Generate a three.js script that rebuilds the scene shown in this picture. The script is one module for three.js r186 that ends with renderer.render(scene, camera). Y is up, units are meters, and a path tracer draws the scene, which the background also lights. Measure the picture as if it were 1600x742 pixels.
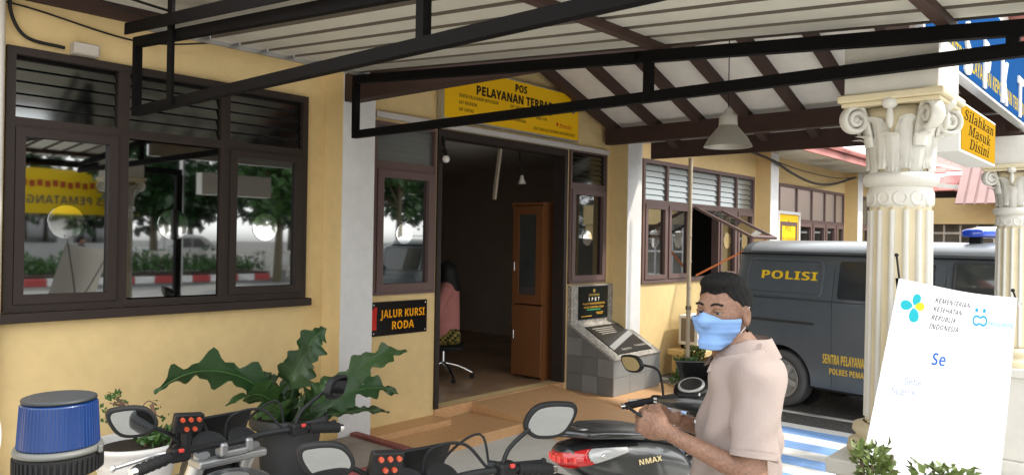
import * as THREE from 'three';
import { mergeGeometries, mergeVertices, toCreasedNormals } from 'three/addons/utils/BufferGeometryUtils.js';
import { RoundedBoxGeometry } from 'three/addons/geometries/RoundedBoxGeometry.js';
import { TextGeometry } from 'three/addons/geometries/TextGeometry.js';
import { FontLoader } from 'three/addons/loaders/FontLoader.js';
import { Brush, Evaluator, SUBTRACTION } from 'three-bvh-csg';

// ---------- camera, sky, sun, exposure (x runs along the office wall, z out from it, y up; metres) ----------
const scene = new THREE.Scene();
const camera = new THREE.PerspectiveCamera(34.54, 1024 / 474, 0.05, 600);
camera.position.set(0, 1.8, 5.29);
camera.lookAt(0.7513, 1.8, 5.29 - 0.66);
camera.rotateZ(0.0166); camera.rotateX(0.0029);
const SUN = new THREE.Vector3(0.42, 0.85, 0.62).normalize();
const SUN_I = 2.2, SKY_K = 1.8, EXPOSURE = 2.1;
{
  const W = 512, Hh = 256, d = new Float32Array(W * Hh * 4), v = new THREE.Vector3();
  for (let j = 0; j < Hh; j++) for (let i = 0; i < W; i++) {
    const th = (j + 0.5) / Hh * Math.PI - Math.PI / 2, ph = ((i + 0.5) / W - 0.5) * 2 * Math.PI;
    v.set(Math.cos(th) * Math.cos(ph), Math.sin(th), Math.cos(th) * Math.sin(ph));
    const e = Math.max(0, v.y), c = Math.max(0, v.dot(SUN));
    const cl = 0.5 + 0.25 * Math.sin(3.1 * ph + 4 * e + 1.3 * Math.sin(5 * ph)) + 0.25 * Math.sin(9 * e + 2.3 * ph + 2 * Math.sin(2 * ph + 6 * e));
    const g = 0.35 * Math.pow(c, 6) + 0.5 * Math.pow(c, 40), k = 1 - 0.55 * Math.pow(e, 0.6), hz = 0.25 + 0.55 * cl;
    const o = (j * W + i) * 4;
    const B = 0.62 + 0.2 * hz, q = 0.5 * Math.pow(e, 0.7) * (1 - 0.75 * hz);
    d[o] = SKY_K * (B * (1 - 0.5 * q) + g + 0.12); d[o + 1] = SKY_K * (B * (1 - 0.2 * q) + g * 0.96 + 0.105); d[o + 2] = SKY_K * (B * (1 + 0.16 * q) + g * 0.88 + 0.08); d[o + 3] = 1;
    if (v.y < -0.02) { d[o] *= 0.4; d[o + 1] *= 0.4; d[o + 2] *= 0.4; }
  }
  const sky = new THREE.DataTexture(d, W, Hh, THREE.RGBAFormat, THREE.FloatType);
  sky.mapping = THREE.EquirectangularReflectionMapping; sky.magFilter = sky.minFilter = THREE.LinearFilter; sky.needsUpdate = true;
  scene.background = sky; scene.environment = sky;
}
const sun = new THREE.DirectionalLight(new THREE.Color(1, 0.93, 0.82), SUN_I);
sun.position.copy(SUN).multiplyScalar(40).add(new THREE.Vector3(5, 0, 2)); sun.target.position.set(5, 0, 2);
sun.castShadow = true; sun.shadow.radius = 7; sun.shadow.mapSize.set(4096, 4096);
Object.assign(sun.shadow.camera, { left: -30, right: 30, top: 30, bottom: -30, near: 1, far: 120 });
scene.add(sun, sun.target);
const renderer = new THREE.WebGLRenderer({ antialias: true });
renderer.setSize(1024, 474); renderer.toneMapping = THREE.LinearToneMapping; renderer.toneMappingExposure = EXPOSURE;
renderer.shadowMap.enabled = true;

// ---------- helpers ----------
let seed = 12345;
const rnd = () => { seed = (seed * 1664525 + 1013904223) >>> 0; return seed / 4294967296; };
const rr = (a, b) => a + (b - a) * rnd();
const V = (x, y, z) => new THREE.Vector3(x, y, z);
const used = {};
function num(n) { if (!(n in used)) { used[n] = 0; return n; } return n + '_' + String(++used[n]).padStart(3, '0'); }
function tag(o, label, category, group) { o.userData.label = label; if (category) o.userData.category = category; if (group) o.userData.group = group; return o; }
function thing(name, label, category, p = [0, 0, 0], turn = 0, group) {
  const o = new THREE.Group(); o.name = num(name); scene.add(o); o.position.set(...p); o.rotation.y = turn;
  return tag(o, label, category, group);
}
// uv in metres from the dominant axis of each face
function tri(g) {
  const p = g.attributes.position, n = p.count, uv = new Float32Array(n * 2), a = V(), b = V(), c = V();
  for (let i = 0; i < n; i += 3) {
    a.fromBufferAttribute(p, i); b.fromBufferAttribute(p, i + 1); c.fromBufferAttribute(p, i + 2);
    const m = b.clone().sub(a).cross(c.clone().sub(a)), x = Math.abs(m.x), y = Math.abs(m.y), z = Math.abs(m.z);
    [a, b, c].forEach((q, k) => {
      const u = y >= x && y >= z ? [q.x, q.z] : x > z ? [q.z, q.y] : [q.x, q.y];
      uv[(i + k) * 2] = u[0]; uv[(i + k) * 2 + 1] = u[1];
    });
  }
  g.setAttribute('uv', new THREE.BufferAttribute(uv, 2));
  return g;
}
function join(gs, keepUV) {
  gs = (Array.isArray(gs) ? gs : [gs]).map(g => {
    let q = g.index ? g.toNonIndexed() : g.clone();
    for (const k of Object.keys(q.attributes)) if (!['position', 'normal', 'uv'].includes(k)) q.deleteAttribute(k);
    if (!q.attributes.normal) q.computeVertexNormals();
    if (!keepUV) tri(q); else if (!q.attributes.uv) tri(q);
    q.morphAttributes = {}; q.clearGroups();
    return q;
  });
  return gs.length > 1 ? mergeGeometries(gs) : gs[0];
}
function mesh(name, gs, mat, parent = scene, keepUV) {
  const m = new THREE.Mesh(join(gs, keepUV), mat); m.name = parent === scene ? num(name) : name;
  m.castShadow = m.receiveShadow = true; parent.add(m); return m;
}
function struct(name, gs, mat, parent = scene) { const m = mesh(name, gs, mat, parent); if (parent === scene) m.userData.kind = 'structure'; return m; }
function bb(x0, y0, z0, x1, y1, z1, r) {
  const w = Math.abs(x1 - x0), h = Math.abs(y1 - y0), d = Math.abs(z1 - z0);
  const g = r ? new RoundedBoxGeometry(w, h, d, 2, Math.min(r, w / 2.01, h / 2.01, d / 2.01)) : new THREE.BoxGeometry(w, h, d);
  return g.translate((x0 + x1) / 2, (y0 + y1) / 2, (z0 + z1) / 2);
}
const box = (w, h, d, x, y, z, r) => bb(x - w / 2, y - h / 2, z - d / 2, x + w / 2, y + h / 2, z + d / 2, r);
function place(g, a, b) { // y axis of g (centred) laid from a to b
  const d = b.clone().sub(a), q = new THREE.Quaternion().setFromUnitVectors(V(0, 1, 0), d.clone().normalize());
  return g.applyQuaternion(q).translate((a.x + b.x) / 2, (a.y + b.y) / 2, (a.z + b.z) / 2);
}
function cyl(a, b, ra, rb = ra, n = 14) { a = V(...a); b = V(...b); return place(new THREE.CylinderGeometry(rb, ra, a.distanceTo(b), n), a, b); }
function tube(pts, r, n = 8, seg) { return new THREE.TubeGeometry(new THREE.CatmullRomCurve3(pts.map(p => V(...p))), seg || pts.length * 6, r, n); }
function beam(a, b, w, h) { // square bar from a to b: w across, h in the upright plane
  a = V(...a); b = V(...b); const d = b.clone().sub(a), L = d.length(), g = new THREE.BoxGeometry(w, h, L);
  const m = new THREE.Matrix4().lookAt(b, a, Math.abs(d.y) > 0.98 * L ? V(1, 0, 0) : V(0, 1, 0)); g.applyMatrix4(m);
  return g.translate((a.x + b.x) / 2, (a.y + b.y) / 2, (a.z + b.z) / 2);
}
function lathe(pr, n = 40) { return new THREE.LatheGeometry(pr.map(p => new THREE.Vector2(...p)), n); }
function sph(x, y, z, rx, ry = rx, rz = rx, n = 16) { return new THREE.SphereGeometry(1, n, Math.max(6, n * 0.75 | 0)).scale(rx, ry, rz).translate(x, y, z); }
function prism(pts, depth, bevel) {
  const s = new THREE.Shape(pts.map(p => new THREE.Vector2(...p)));
  return new THREE.ExtrudeGeometry(s, bevel ? { depth, bevelEnabled: true, bevelSize: bevel, bevelThickness: bevel, bevelSegments: 2 } : { depth, bevelEnabled: false });
}
function rrect(x0, y0, x1, y1, r) {
  const s = new THREE.Shape(); s.moveTo(x0 + r, y0); s.lineTo(x1 - r, y0); s.quadraticCurveTo(x1, y0, x1, y0 + r); s.lineTo(x1, y1 - r); s.quadraticCurveTo(x1, y1, x1 - r, y1);
  s.lineTo(x0 + r, y1); s.quadraticCurveTo(x0, y1, x0, y1 - r); s.lineTo(x0, y0 + r); s.quadraticCurveTo(x0, y0, x0 + r, y0); return s;
}
function xf(gs, { t = [0, 0, 0], r = [0, 0, 0], s = [1, 1, 1] }) {
  const m = new THREE.Matrix4().compose(V(...t), new THREE.Quaternion().setFromEuler(new THREE.Euler(...r)), V(...s));
  (Array.isArray(gs) ? gs : [gs]).forEach(g => g.applyMatrix4(m)); return gs;
}
// closed skin through superellipse rings: stations [x, y, z, halfWidth(z), halfHeight(y), exponent]
function loft(st, n = 28, smooth = 4) {
  const cur = k => { const c = new THREE.CatmullRomCurve3(st.map(s => V(s[k], s[k + 1] ?? 0, s[k + 2] ?? 0))); return c; };
  const A = cur(0), B = cur(3), N = (st.length - 1) * smooth, pos = [], idx = [];
  for (let i = 0; i <= N; i++) {
    const a = A.getPoint(i / N), b = B.getPoint(i / N), e = 2 / Math.max(1.2, b.z);
    for (let j = 0; j < n; j++) {
      const t = j / n * 2 * Math.PI, c = Math.cos(t), s = Math.sin(t);
      pos.push(a.x, a.y + Math.sign(s) * Math.abs(s) ** e * b.y, a.z + Math.sign(c) * Math.abs(c) ** e * b.x);
    }
  }
  for (let i = 0; i < N; i++) for (let j = 0; j < n; j++) { const a = i * n + j, b = i * n + (j + 1) % n; idx.push(a, b, a + n, b, b + n, a + n); }
  for (const [i, f] of [[0, 0], [N, 1]]) { const p = A.getPoint(i / N), c = pos.length / 3; pos.push(p.x, p.y, p.z); for (let j = 0; j < n; j++) { const a = i * n + j, b = i * n + (j + 1) % n; f ? idx.push(a, b, c) : idx.push(b, a, c); } }
  const g = new THREE.BufferGeometry(); g.setAttribute('position', new THREE.Float32BufferAttribute(pos, 3)); g.setIndex(idx); g.computeVertexNormals(); return g;
}
// surface nets: a smooth closed mesh of f < 0
function nets(f, lo, hi, h) {
  const n = lo.map((l, k) => Math.ceil((hi[k] - l) / h) + 1), [nx, ny, nz] = n, val = new Float32Array(nx * ny * nz), at = (i, j, k) => i + nx * (j + ny * k);
  for (let k = 0; k < nz; k++) for (let j = 0; j < ny; j++) for (let i = 0; i < nx; i++) val[at(i, j, k)] = f(lo[0] + i * h, lo[1] + j * h, lo[2] + k * h);
  const id = new Int32Array(nx * ny * nz).fill(-1), pos = [], idx = [];
  const C = [[0, 0, 0], [1, 0, 0], [0, 1, 0], [1, 1, 0], [0, 0, 1], [1, 0, 1], [0, 1, 1], [1, 1, 1]], E = [[0, 1], [2, 3], [4, 5], [6, 7], [0, 2], [1, 3], [4, 6], [5, 7], [0, 4], [1, 5], [2, 6], [3, 7]];
  for (let k = 0; k < nz - 1; k++) for (let j = 0; j < ny - 1; j++) for (let i = 0; i < nx - 1; i++) {
    const v = C.map(c => val[at(i + c[0], j + c[1], k + c[2])]); let m = 0; v.forEach(q => { if (q < 0) m++; });
    if (m === 0 || m === 8) continue;
    let x = 0, y = 0, z = 0, c = 0;
    for (const [a, b] of E) if (v[a] < 0 !== v[b] < 0) { const t = v[a] / (v[a] - v[b]); x += C[a][0] + t * (C[b][0] - C[a][0]); y += C[a][1] + t * (C[b][1] - C[a][1]); z += C[a][2] + t * (C[b][2] - C[a][2]); c++; }
    id[at(i, j, k)] = pos.length / 3; pos.push(lo[0] + (i + x / c) * h, lo[1] + (j + y / c) * h, lo[2] + (k + z / c) * h);
  }
  const quad = (a, b, c, d, fl) => { if (a < 0 || b < 0 || c < 0 || d < 0) return; fl ? idx.push(a, c, b, a, d, c) : idx.push(a, b, c, a, c, d); };
  for (let k = 1; k < nz - 1; k++) for (let j = 1; j < ny - 1; j++) for (let i = 1; i < nx - 1; i++) {
    const s = val[at(i, j, k)] < 0;
    if (s !== val[at(i + 1, j, k)] < 0) quad(id[at(i, j - 1, k - 1)], id[at(i, j, k - 1)], id[at(i, j, k)], id[at(i, j - 1, k)], !s);
    if (s !== val[at(i, j + 1, k)] < 0) quad(id[at(i - 1, j, k - 1)], id[at(i - 1, j, k)], id[at(i, j, k)], id[at(i, j, k - 1)], !s);
    if (s !== val[at(i, j, k + 1)] < 0) quad(id[at(i - 1, j - 1, k)], id[at(i, j - 1, k)], id[at(i, j, k)], id[at(i - 1, j, k)], !s);
  }
  const g = new THREE.BufferGeometry(); g.setAttribute('position', new THREE.Float32BufferAttribute(pos, 3)); g.setIndex(idx); g.computeVertexNormals(); return g;
}
const smin = (a, b, k) => { const h = Math.max(k - Math.abs(a - b), 0) / k; return Math.min(a, b) - h * h * k * 0.25; };
function capD(x, y, z, a, b, ra, rb) {
  const ax = x - a[0], ay = y - a[1], az = z - a[2], bx = b[0] - a[0], by = b[1] - a[1], bz = b[2] - a[2];
  const t = Math.min(1, Math.max(0, (ax * bx + ay * by + az * bz) / (bx * bx + by * by + bz * bz + 1e-9)));
  return Math.hypot(ax - t * bx, ay - t * by, az - t * bz) - (ra + t * (rb - ra));
}
const ellD = (x, y, z, c, r) => { const px = (x - c[0]) / r[0], py = (y - c[1]) / r[1], pz = (z - c[2]) / r[2], k = Math.hypot(px, py, pz), q = Math.hypot(px / r[0], py / r[1], pz / r[2]); return k < 1e-6 ? -Math.min(...r) : k * (k - 1) / q; };
// value noise, tileable
function noiseGrid(N, cells, s0) {
  let s = s0 >>> 0; const rn = () => { s = (s * 1664525 + 1013904223) >>> 0; return s / 4294967296; };
  const g = Array.from({ length: cells * cells }, rn), out = new Float32Array(N * N);
  for (let j = 0; j < N; j++) for (let i = 0; i < N; i++) {
    const x = i / N * cells, y = j / N * cells, i0 = x | 0, j0 = y | 0, u = x - i0, v = y - j0, a = u * u * (3 - 2 * u), b = v * v * (3 - 2 * v), q = (p, r) => g[(p % cells) + cells * (r % cells)];
    out[j * N + i] = (q(i0, j0) * (1 - a) + q(i0 + 1, j0) * a) * (1 - b) + (q(i0, j0 + 1) * (1 - a) + q(i0 + 1, j0 + 1) * a) * b;
  }
  return out;
}
function fbm(N, c0, oct, s, gain = 0.55) { const o = new Float32Array(N * N); let a = 1, t = 0; for (let k = 0; k < oct; k++) { const n = noiseGrid(N, c0 << k, s + k * 77); for (let i = 0; i < N * N; i++) o[i] += a * n[i]; t += a; a *= gain; } for (let i = 0; i < N * N; i++) o[i] /= t; return o; }
function dataTex(N, fn, srgb, rep) {
  const d = new Uint8Array(N * N * 4); for (let i = 0; i < N * N; i++) { const c = fn(i % N, i / N | 0, i); d[i * 4] = c[0] * 255; d[i * 4 + 1] = c[1] * 255; d[i * 4 + 2] = c[2] * 255; d[i * 4 + 3] = 255; }
  const t = new THREE.DataTexture(d, N, N); t.wrapS = t.wrapT = THREE.RepeatWrapping; t.magFilter = THREE.LinearFilter; t.minFilter = THREE.LinearMipmapLinearFilter; t.generateMipmaps = true; if (srgb) t.colorSpace = THREE.SRGBColorSpace; t.repeat.set(rep, rep); t.needsUpdate = true; return t;
}
const FB1 = fbm(256, 4, 6, 11), FB2 = fbm(256, 6, 5, 501), FB3 = fbm(256, 32, 3, 91, 0.7), FB4 = fbm(256, 3, 3, 733);
const clamp = x => Math.min(1, Math.max(0, x));
// worn paint, plaster, concrete: grain + blotches
const tint = (k, lo, rep, pw = 1) => dataTex(256, (i, j, q) => { const v = clamp(1 - lo * (k === 0 ? 0.6 * FB1[q] + 0.4 * FB3[q] : k === 1 ? Math.pow(clamp((FB2[q] - 0.35) * 2.4), 2) : FB3[q]) ** pw); return [v, v, v]; }, true, rep);
const T = { soft: tint(0, 0.14, 0.4), stain: tint(1, 0.28, 0.35), grain: tint(2, 0.5, 1.4), fine: tint(2, 0.35, 6) };
const BUMP = dataTex(256, (i, j, q) => [FB3[q], FB3[q], FB3[q]], false, 3), BUMPF = dataTex(256, (i, j, q) => [FB3[q], FB3[q], FB3[q]], false, 14);
const RGH = dataTex(256, (i, j, q) => { const v = clamp(0.55 + 0.6 * FB1[q]); return [v, v, v]; }, false, 1.1);
const L = (r, g, b) => new THREE.Color().setRGB(r, g, b);
const S = (h) => new THREE.Color(h);
const mat = (c, roughness = 0.8, o = {}) => new THREE.MeshStandardMaterial({ color: c, roughness, ...o });
const phy = (c, roughness = 0.4, o = {}) => new THREE.MeshPhysicalMaterial({ color: c, roughness, ...o });
const M = {
  cream: mat(L(0.75, 0.555, 0.265), 0.75, { map: T.soft, bumpMap: BUMP, bumpScale: 0.0012 }),
  white: mat(L(0.72, 0.71, 0.7), 0.75, { map: T.soft, bumpMap: BUMP, bumpScale: 0.001 }),
  frame: phy(L(0.034, 0.024, 0.02), 0.6, { map: T.soft, specularIntensity: 0.5 }),
  frameB: phy(L(0.13, 0.078, 0.07), 0.6, { map: T.soft }),
  film: mat(L(0.3, 0.31, 0.31), 0.025, { metalness: 1 }),
  filmD: mat(L(0.15, 0.155, 0.16), 0.03, { metalness: 1 }),
  louvre: mat(L(0.17, 0.18, 0.18), 0.15, { metalness: 1 }),
  louvreL: mat(L(0.27, 0.29, 0.285), 0.25, { metalness: 0.7 }),
  disc: mat(L(0.93, 0.93, 0.9), 0.03, { metalness: 1 }),
  mirror: mat(L(0.2, 0.205, 0.205), 0.02, { metalness: 1 }),
  steel: phy(L(0.0045, 0.004, 0.004), 0.7, { map: T.soft, specularIntensity: 0.18, bumpMap: BUMP, bumpScale: 0.0005 }),
  sheet: mat(L(0.62, 0.6, 0.53), 0.5, { map: T.soft, metalness: 0.1 }),
  brown: phy(L(0.06, 0.033, 0.026), 0.7, { specularIntensity: 0.5, map: T.soft, bumpMap: BUMP, bumpScale: 0.001 }),
  board: mat(L(0.78, 0.74, 0.68), 0.85, { map: T.soft }),
  soffit: mat(L(0.7, 0.68, 0.62), 0.85, { map: T.stain }),
  pink: mat(L(0.5, 0.19, 0.17), 0.7, { map: T.stain }),
  asphalt: mat(L(0.15, 0.145, 0.138), 0.9, { map: T.grain, bumpMap: BUMP, bumpScale: 0.004 }),
  paving: mat(L(0.6, 0.585, 0.54), 0.85, { map: T.soft, bumpMap: BUMP, bumpScale: 0.002 }),
  blue: mat(L(0.2, 0.37, 0.7), 0.75, { map: T.stain }),
  lineW: mat(L(0.72, 0.72, 0.7), 0.75, { map: T.stain }),
  orange: mat(L(0.8, 0.46, 0.22), 0.45, { map: T.fine }),
  floor: mat(L(0.46, 0.29, 0.17), 0.28, { map: T.stain }),
  wood: mat(L(0.19, 0.075, 0.026), 0.4, { map: T.soft }),
  black: phy(L(0.009, 0.009, 0.0095), 0.5, { specularIntensity: 0.5 }),
  rubber: phy(L(0.011, 0.011, 0.0115), 0.75, { specularIntensity: 0.5 }),
  gloss: phy(L(0.012, 0.012, 0.013), 0.25, { clearcoat: 0.8, clearcoatRoughness: 0.08 }),
  greyP: phy(L(0.045, 0.05, 0.052), 0.35, { clearcoat: 0.6, clearcoatRoughness: 0.15, metalness: 0.2 }),
  chrome: mat(L(0.75, 0.75, 0.74), 0.12, { metalness: 1 }),
  alu: mat(L(0.55, 0.55, 0.55), 0.35, { metalness: 0.9 }),
  tile: mat(L(0.17, 0.17, 0.165), 0.5, { map: T.soft }), tile2: mat(L(0.24, 0.24, 0.23), 0.5, { map: T.soft }),
  stone: mat(L(0.5, 0.46, 0.4), 0.7, { map: T.grain }),
  skin: phy(L(0.28, 0.145, 0.09), 0.6, { map: T.fine, sheen: 0.15 }),
  hair: phy(L(0.006, 0.0055, 0.0055), 0.75, { specularIntensity: 0.35, bumpMap: BUMPF, bumpScale: 0.002 }),
  leafD: mat(L(0.03, 0.085, 0.022), 0.42, { side: THREE.DoubleSide, map: T.fine }),
  leafD2: mat(L(0.055, 0.125, 0.03), 0.45, { side: THREE.DoubleSide, map: T.fine }), leafD3: mat(L(0.035, 0.065, 0.022), 0.5, { side: THREE.DoubleSide, map: T.stain }),
  rib: mat(L(0.15, 0.125, 0.1), 0.7, { map: T.soft }),  // canopy rib channels: their shade painted in as a darker metal colour
  leafM: mat(L(0.06, 0.15, 0.03), 0.5, { side: THREE.DoubleSide, map: T.fine }),
  leafL: mat(L(0.16, 0.22, 0.05), 0.55, { side: THREE.DoubleSide, map: T.fine }),
  stem: mat(L(0.1, 0.08, 0.045), 0.8),
  soil: mat(L(0.06, 0.04, 0.028), 0.95, { map: T.fine, bumpMap: BUMPF, bumpScale: 0.01 }),
  dark: mat(L(0.05, 0.045, 0.042), 0.9), yellow: mat(L(0.72, 0.48, 0.03), 0.5, { map: T.soft }),
};
function canvasMat(w, h, draw, o = {}) {
  const c = document.createElement('canvas'); c.width = w; c.height = h; const x = c.getContext('2d'); draw(x, w, h);
  const t = new THREE.CanvasTexture(c); t.colorSpace = THREE.SRGBColorSpace; t.magFilter = THREE.LinearFilter; t.anisotropy = 8;
  return new THREE.MeshPhysicalMaterial({ map: t, roughness: 0.6, specularIntensity: 0.5, ...o });
}
// a printed face w x h facing +z, centred
const plate = (w, h) => new THREE.PlaneGeometry(w, h);
const FONT = await new FontLoader().loadAsync('fonts/droid/droid_sans_bold.typeface.json');
function text3(s, size, depth, spacing = 1) { const g = new TextGeometry(s, { font: FONT, size, depth, curveSegments: 4 }); g.computeBoundingBox(); const b = g.boundingBox; g.translate(-(b.min.x + b.max.x) / 2, -(b.min.y + b.max.y) / 2, 0); return g.scale(spacing, 1, 1); }
// ---------- ground ----------
struct('ground', new THREE.PlaneGeometry(400, 400).rotateX(-Math.PI / 2), M.asphalt);
struct('paving', bb(-6, -0.1, -0.02, 7.62, 0.004, 9), M.paving); struct('yard_paving', bb(-30, -0.1, 9.002, 40, 0.004, 21), mat(L(0.36, 0.35, 0.33), 0.9, { map: T.grain }));
{
  const w = [], b = [];
  for (let k = 0; k < 4; k++) { const x = 7.33 - k * 0.5, z = 0.98 + 0.3 * k; b.push(bb(x - 0.14, -0.02, z, x + 0.12, 0.008, 3.75)); w.push(bb(x - 0.38, -0.02, z, x - 0.14, 0.008, 3.75)); }
  struct('blue_stripe_marking', b, M.blue); struct('white_stripe_marking', [...w, bb(7.47, -0.02, 0.9, 7.62, 0.009, 9), bb(8.13, -0.02, 0.3, 8.21, 0.005, 9)], M.lineW);
}
// ---------- the office ----------
const office = thing('police_office', 'cream single storey office with brown windows and white pillars along its front', 'building');
const X0 = -4, X1 = 21;
const HOLES = [[1.41, 1.31, 3.5, 2.915], [4.17, 1.29, 4.9, 2.82], [4.93, 0.19, 6.95, 2.84], [6.99, 1.3, 7.73, 2.86], [8.56, 1.25, 12.0, 2.89], [13.0, 1.27, 16.42, 2.87], [17.3, 1.27, 20.2, 2.88]];
{
  const s = new THREE.Shape(); s.moveTo(X0, 0); s.lineTo(X1, 0); s.lineTo(X1, 3.3); s.lineTo(8.2, 3.3); s.lineTo(5.72, 4.0); s.lineTo(3.3, 3.3); s.lineTo(X0, 3.3); s.lineTo(X0, 0);
  for (const [a, b, c, d] of HOLES) { const h = new THREE.Path(); h.moveTo(a, b); h.lineTo(a, d); h.lineTo(c, d); h.lineTo(c, b); h.lineTo(a, b); s.holes.push(h); }
  const g = new THREE.ExtrudeGeometry(s, { depth: 0.16, bevelEnabled: false }).translate(0, 0, -0.16);
  mesh('wall', g, M.cream, office);
}
for (const x of [-0.5, 3.67, 7.84, 12.1, 16.55]) {
  const p = mesh('pillar', bb(x, 0, 0.001, x + 0.325, 3.297, 0.247), M.cream, office);
  mesh('pillar_face', bb(x + 0.003, 0, 0.2475, x + 0.322, 3.29, 0.252), M.white, p);
}
// eaves, left and right of the porch
{
  const e = mesh('eave_soffit', [bb(X0, 3.3, -0.3, 4.25, 3.33, 1.0), bb(8.25, 3.3, -0.3, X1, 3.33, 0.8)], M.soffit, office);
  mesh('eave_board', [bb(X0, 3.2, 0.002, 3.25, 3.298, 0.05)], M.brown, office);
  mesh('fascia', [bb(X0, 3.28, 1.0, 3.2, 3.5, 1.03), bb(8.6, 3.28, 0.8, X1, 3.5, 0.83)], M.pink, office);
  const r = (x0, x1, z) => { const g = new THREE.BoxGeometry(x1 - x0, 0.05, 6.6); return g.rotateX(0.38).translate((x0 + x1) / 2, 3.5 + 1.15, z - 2.95); };
  mesh('roof', [r(X0, 5.0, 0.95), r(8.5, X1, 0.78)], M.pink, office);
  void e;
}
// windows: holes x0,y0,x1,y1; bays = inner edges; transom height; louvre rows; sashes
function makeWindow(hole, bays, ty, o) {
  const [x0, y0, x1, y1] = hole, f = o.f || 0.055, fm = o.frame, zf = 0.03, g = [];
  const e = 0.003;
  g.push(bb(x0 + e, y0 + e, -0.1, x1 - e, y0 + f, zf), bb(x0 + e, y1 - f, -0.1, x1 - e, y1 - e, zf), bb(x0 + e, y0 + f, -0.1, x0 + f, y1 - f, zf), bb(x1 - f, y0 + f, -0.1, x1 - e, y1 - f, zf));
  const xs = [x0 + f, ...bays, x1 - f], m = o.m || 0.05;
  for (const b of bays) g.push(bb(b - m / 2, y0 + f, -0.09, b + m / 2, y1 - f, zf - 0.004));
  for (let i = 0; i + 1 < xs.length; i++) { const a = xs[i] + (i ? m / 2 : 0), c = xs[i + 1] - (i + 2 < xs.length ? m / 2 : 0); g.push(bb(a, ty, -0.09, c, ty + (o.t || 0.06), zf - 0.006)); }
  const w = mesh('window', g, fm, office);
  if (o.sill) mesh('sill', bb(x0 - 0.04, y0 - 0.06, 0.002, x1 + 0.03, y0 - 0.001, 0.07, 0.006), fm, w);
  for (let i = 0; i + 1 < xs.length; i++) {
    const a = xs[i] + (i ? m / 2 : 0), c = xs[i + 1] - (i + 2 < xs.length ? m / 2 : 0), fixed = o.fixed?.includes(i), sw = fixed ? 0.012 : (o.sw || 0.055), yy0 = y0 + f, yy1 = ty;
    if (!o.open?.includes(i)) {
      if (!fixed) mesh('sash', [bb(a + .002, yy0 + .002, -0.02, c - .002, yy0 + sw, zf + 0.012), bb(a + .002, yy1 - sw, -0.02, c - .002, yy1 - .002, zf + 0.012), bb(a + .002, yy0 + sw, -0.02, a + sw, yy1 - sw, zf + 0.012), bb(c - sw, yy0 + sw, -0.02, c - .002, yy1 - sw, zf + 0.012)], fm, w);
      const q = rr(-0.004, 0.004);
      const pane = box(c - a - 2 * sw + 0.006, yy1 - yy0 - 2 * sw + 0.006, 0.006, 0, 0, 0).rotateY(q).translate((a + c) / 2, (yy0 + yy1) / 2, 0);
      mesh('pane', pane, o.glass || M.film, w);
      if (o.disc) mesh('clear_spot', new THREE.CylinderGeometry(o.disc[1], o.disc[1], 0.004, 40).rotateX(Math.PI / 2 + (o.tilt || 0)).translate((a + c) / 2 + (o.dx?.[i] || 0), o.disc[0], 0.008), M.disc, w);
    }
    // louvres
    const n = o.rows || 5, ly0 = ty + (o.t || 0.06), ly1 = y1 - f, dh = (ly1 - ly0) / n;
    if (o.rows !== 0) {
      for (let k = 0; k < n; k++) mesh('louvre_pane', box(c - a - 0.01, dh * (o.lv === M.louvreL ? 1.3 : 1.08), 0.006, 0, 0, 0).rotateX(o.lt ?? -0.24).translate((a + c) / 2, ly0 + (k + 0.5) * dh, -0.01), o.lv || M.louvre, w);
      mesh('backing', bb(a, ly0, -0.088, c, ly1, -0.08), M.dark, w);
    } else mesh('fanlight_pane', bb(a, ly0, -0.006, c, ly1, 0), o.lv || M.louvreL, w);
  }
  return w;
}
makeWindow(HOLES[0], [2.085, 2.8], 2.43, { frame: M.frame, sill: true, fixed: [1], disc: [1.865, 0.105], rows: 5, f: 0.05, m: 0.07, dx: [0, -.01, 0] });
makeWindow(HOLES[1], [], 2.4, { frame: M.frameB, disc: [1.838, 0.095], rows: 6, f: 0.03, sw: 0.07, t: 0.075, lv: M.louvreL });
makeWindow(HOLES[3], [], 2.4, { frame: M.frameB, disc: [1.833, 0.09], rows: 6, f: 0.03, sw: 0.065, t: 0.07, glass: M.filmD });
{ // wide awning window past the second pillar, one sash propped open
  const w = makeWindow(HOLES[4], [9.2, 9.85, 10.75, 11.35], 2.3, { frame: M.frameB, disc: [1.84, 0.12], rows: 6, lv: M.louvreL, open: [2], sw: 0.06 });
  const sg = [], a = 9.9, c = 10.72, Lh = 0.98; // the open sash swings out on its top edge
  sg.push(bb(a, -Lh, 0, c, -Lh + .055, .035), bb(a, -.055, 0, c, 0, .035), bb(a, -Lh + .055, 0, a + .055, -.055, .035), bb(c - .055, -Lh + .055, 0, c, -.055, .035));
  xf(sg, { t: [0, 2.29, 0.04], r: [-1.12, 0, 0] }); mesh('open_sash', sg, M.frameB, w);
  mesh('open_pane', xf(bb(a + .05, -Lh + .05, .012, c - .05, -.05, .018), { t: [0, 2.29, 0.04], r: [-1.12, 0, 0] }), phy(L(0.75, 0.78, 0.76), 0.04, { transmission: 1, thickness: 0 }), w);
  mesh('prop_stick', beam([10.0, 1.33, 0.04], [10.5, 1.86, 0.86], 0.025, 0.025), mat(L(0.6, 0.16, 0.04), 0.6), w);
}
makeWindow(HOLES[5], [13.85, 14.6, 15.3, 15.9], 2.2, { frame: M.frameB, rows: 0, lv: mat(L(0.45, 0.4, 0.36), 0.35, { metalness: 0.6 }), sw: 0.07 });
makeWindow(HOLES[6], [18.1, 19.0], 2.2, { frame: M.frameB, rows: 0, sw: 0.07 });
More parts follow.
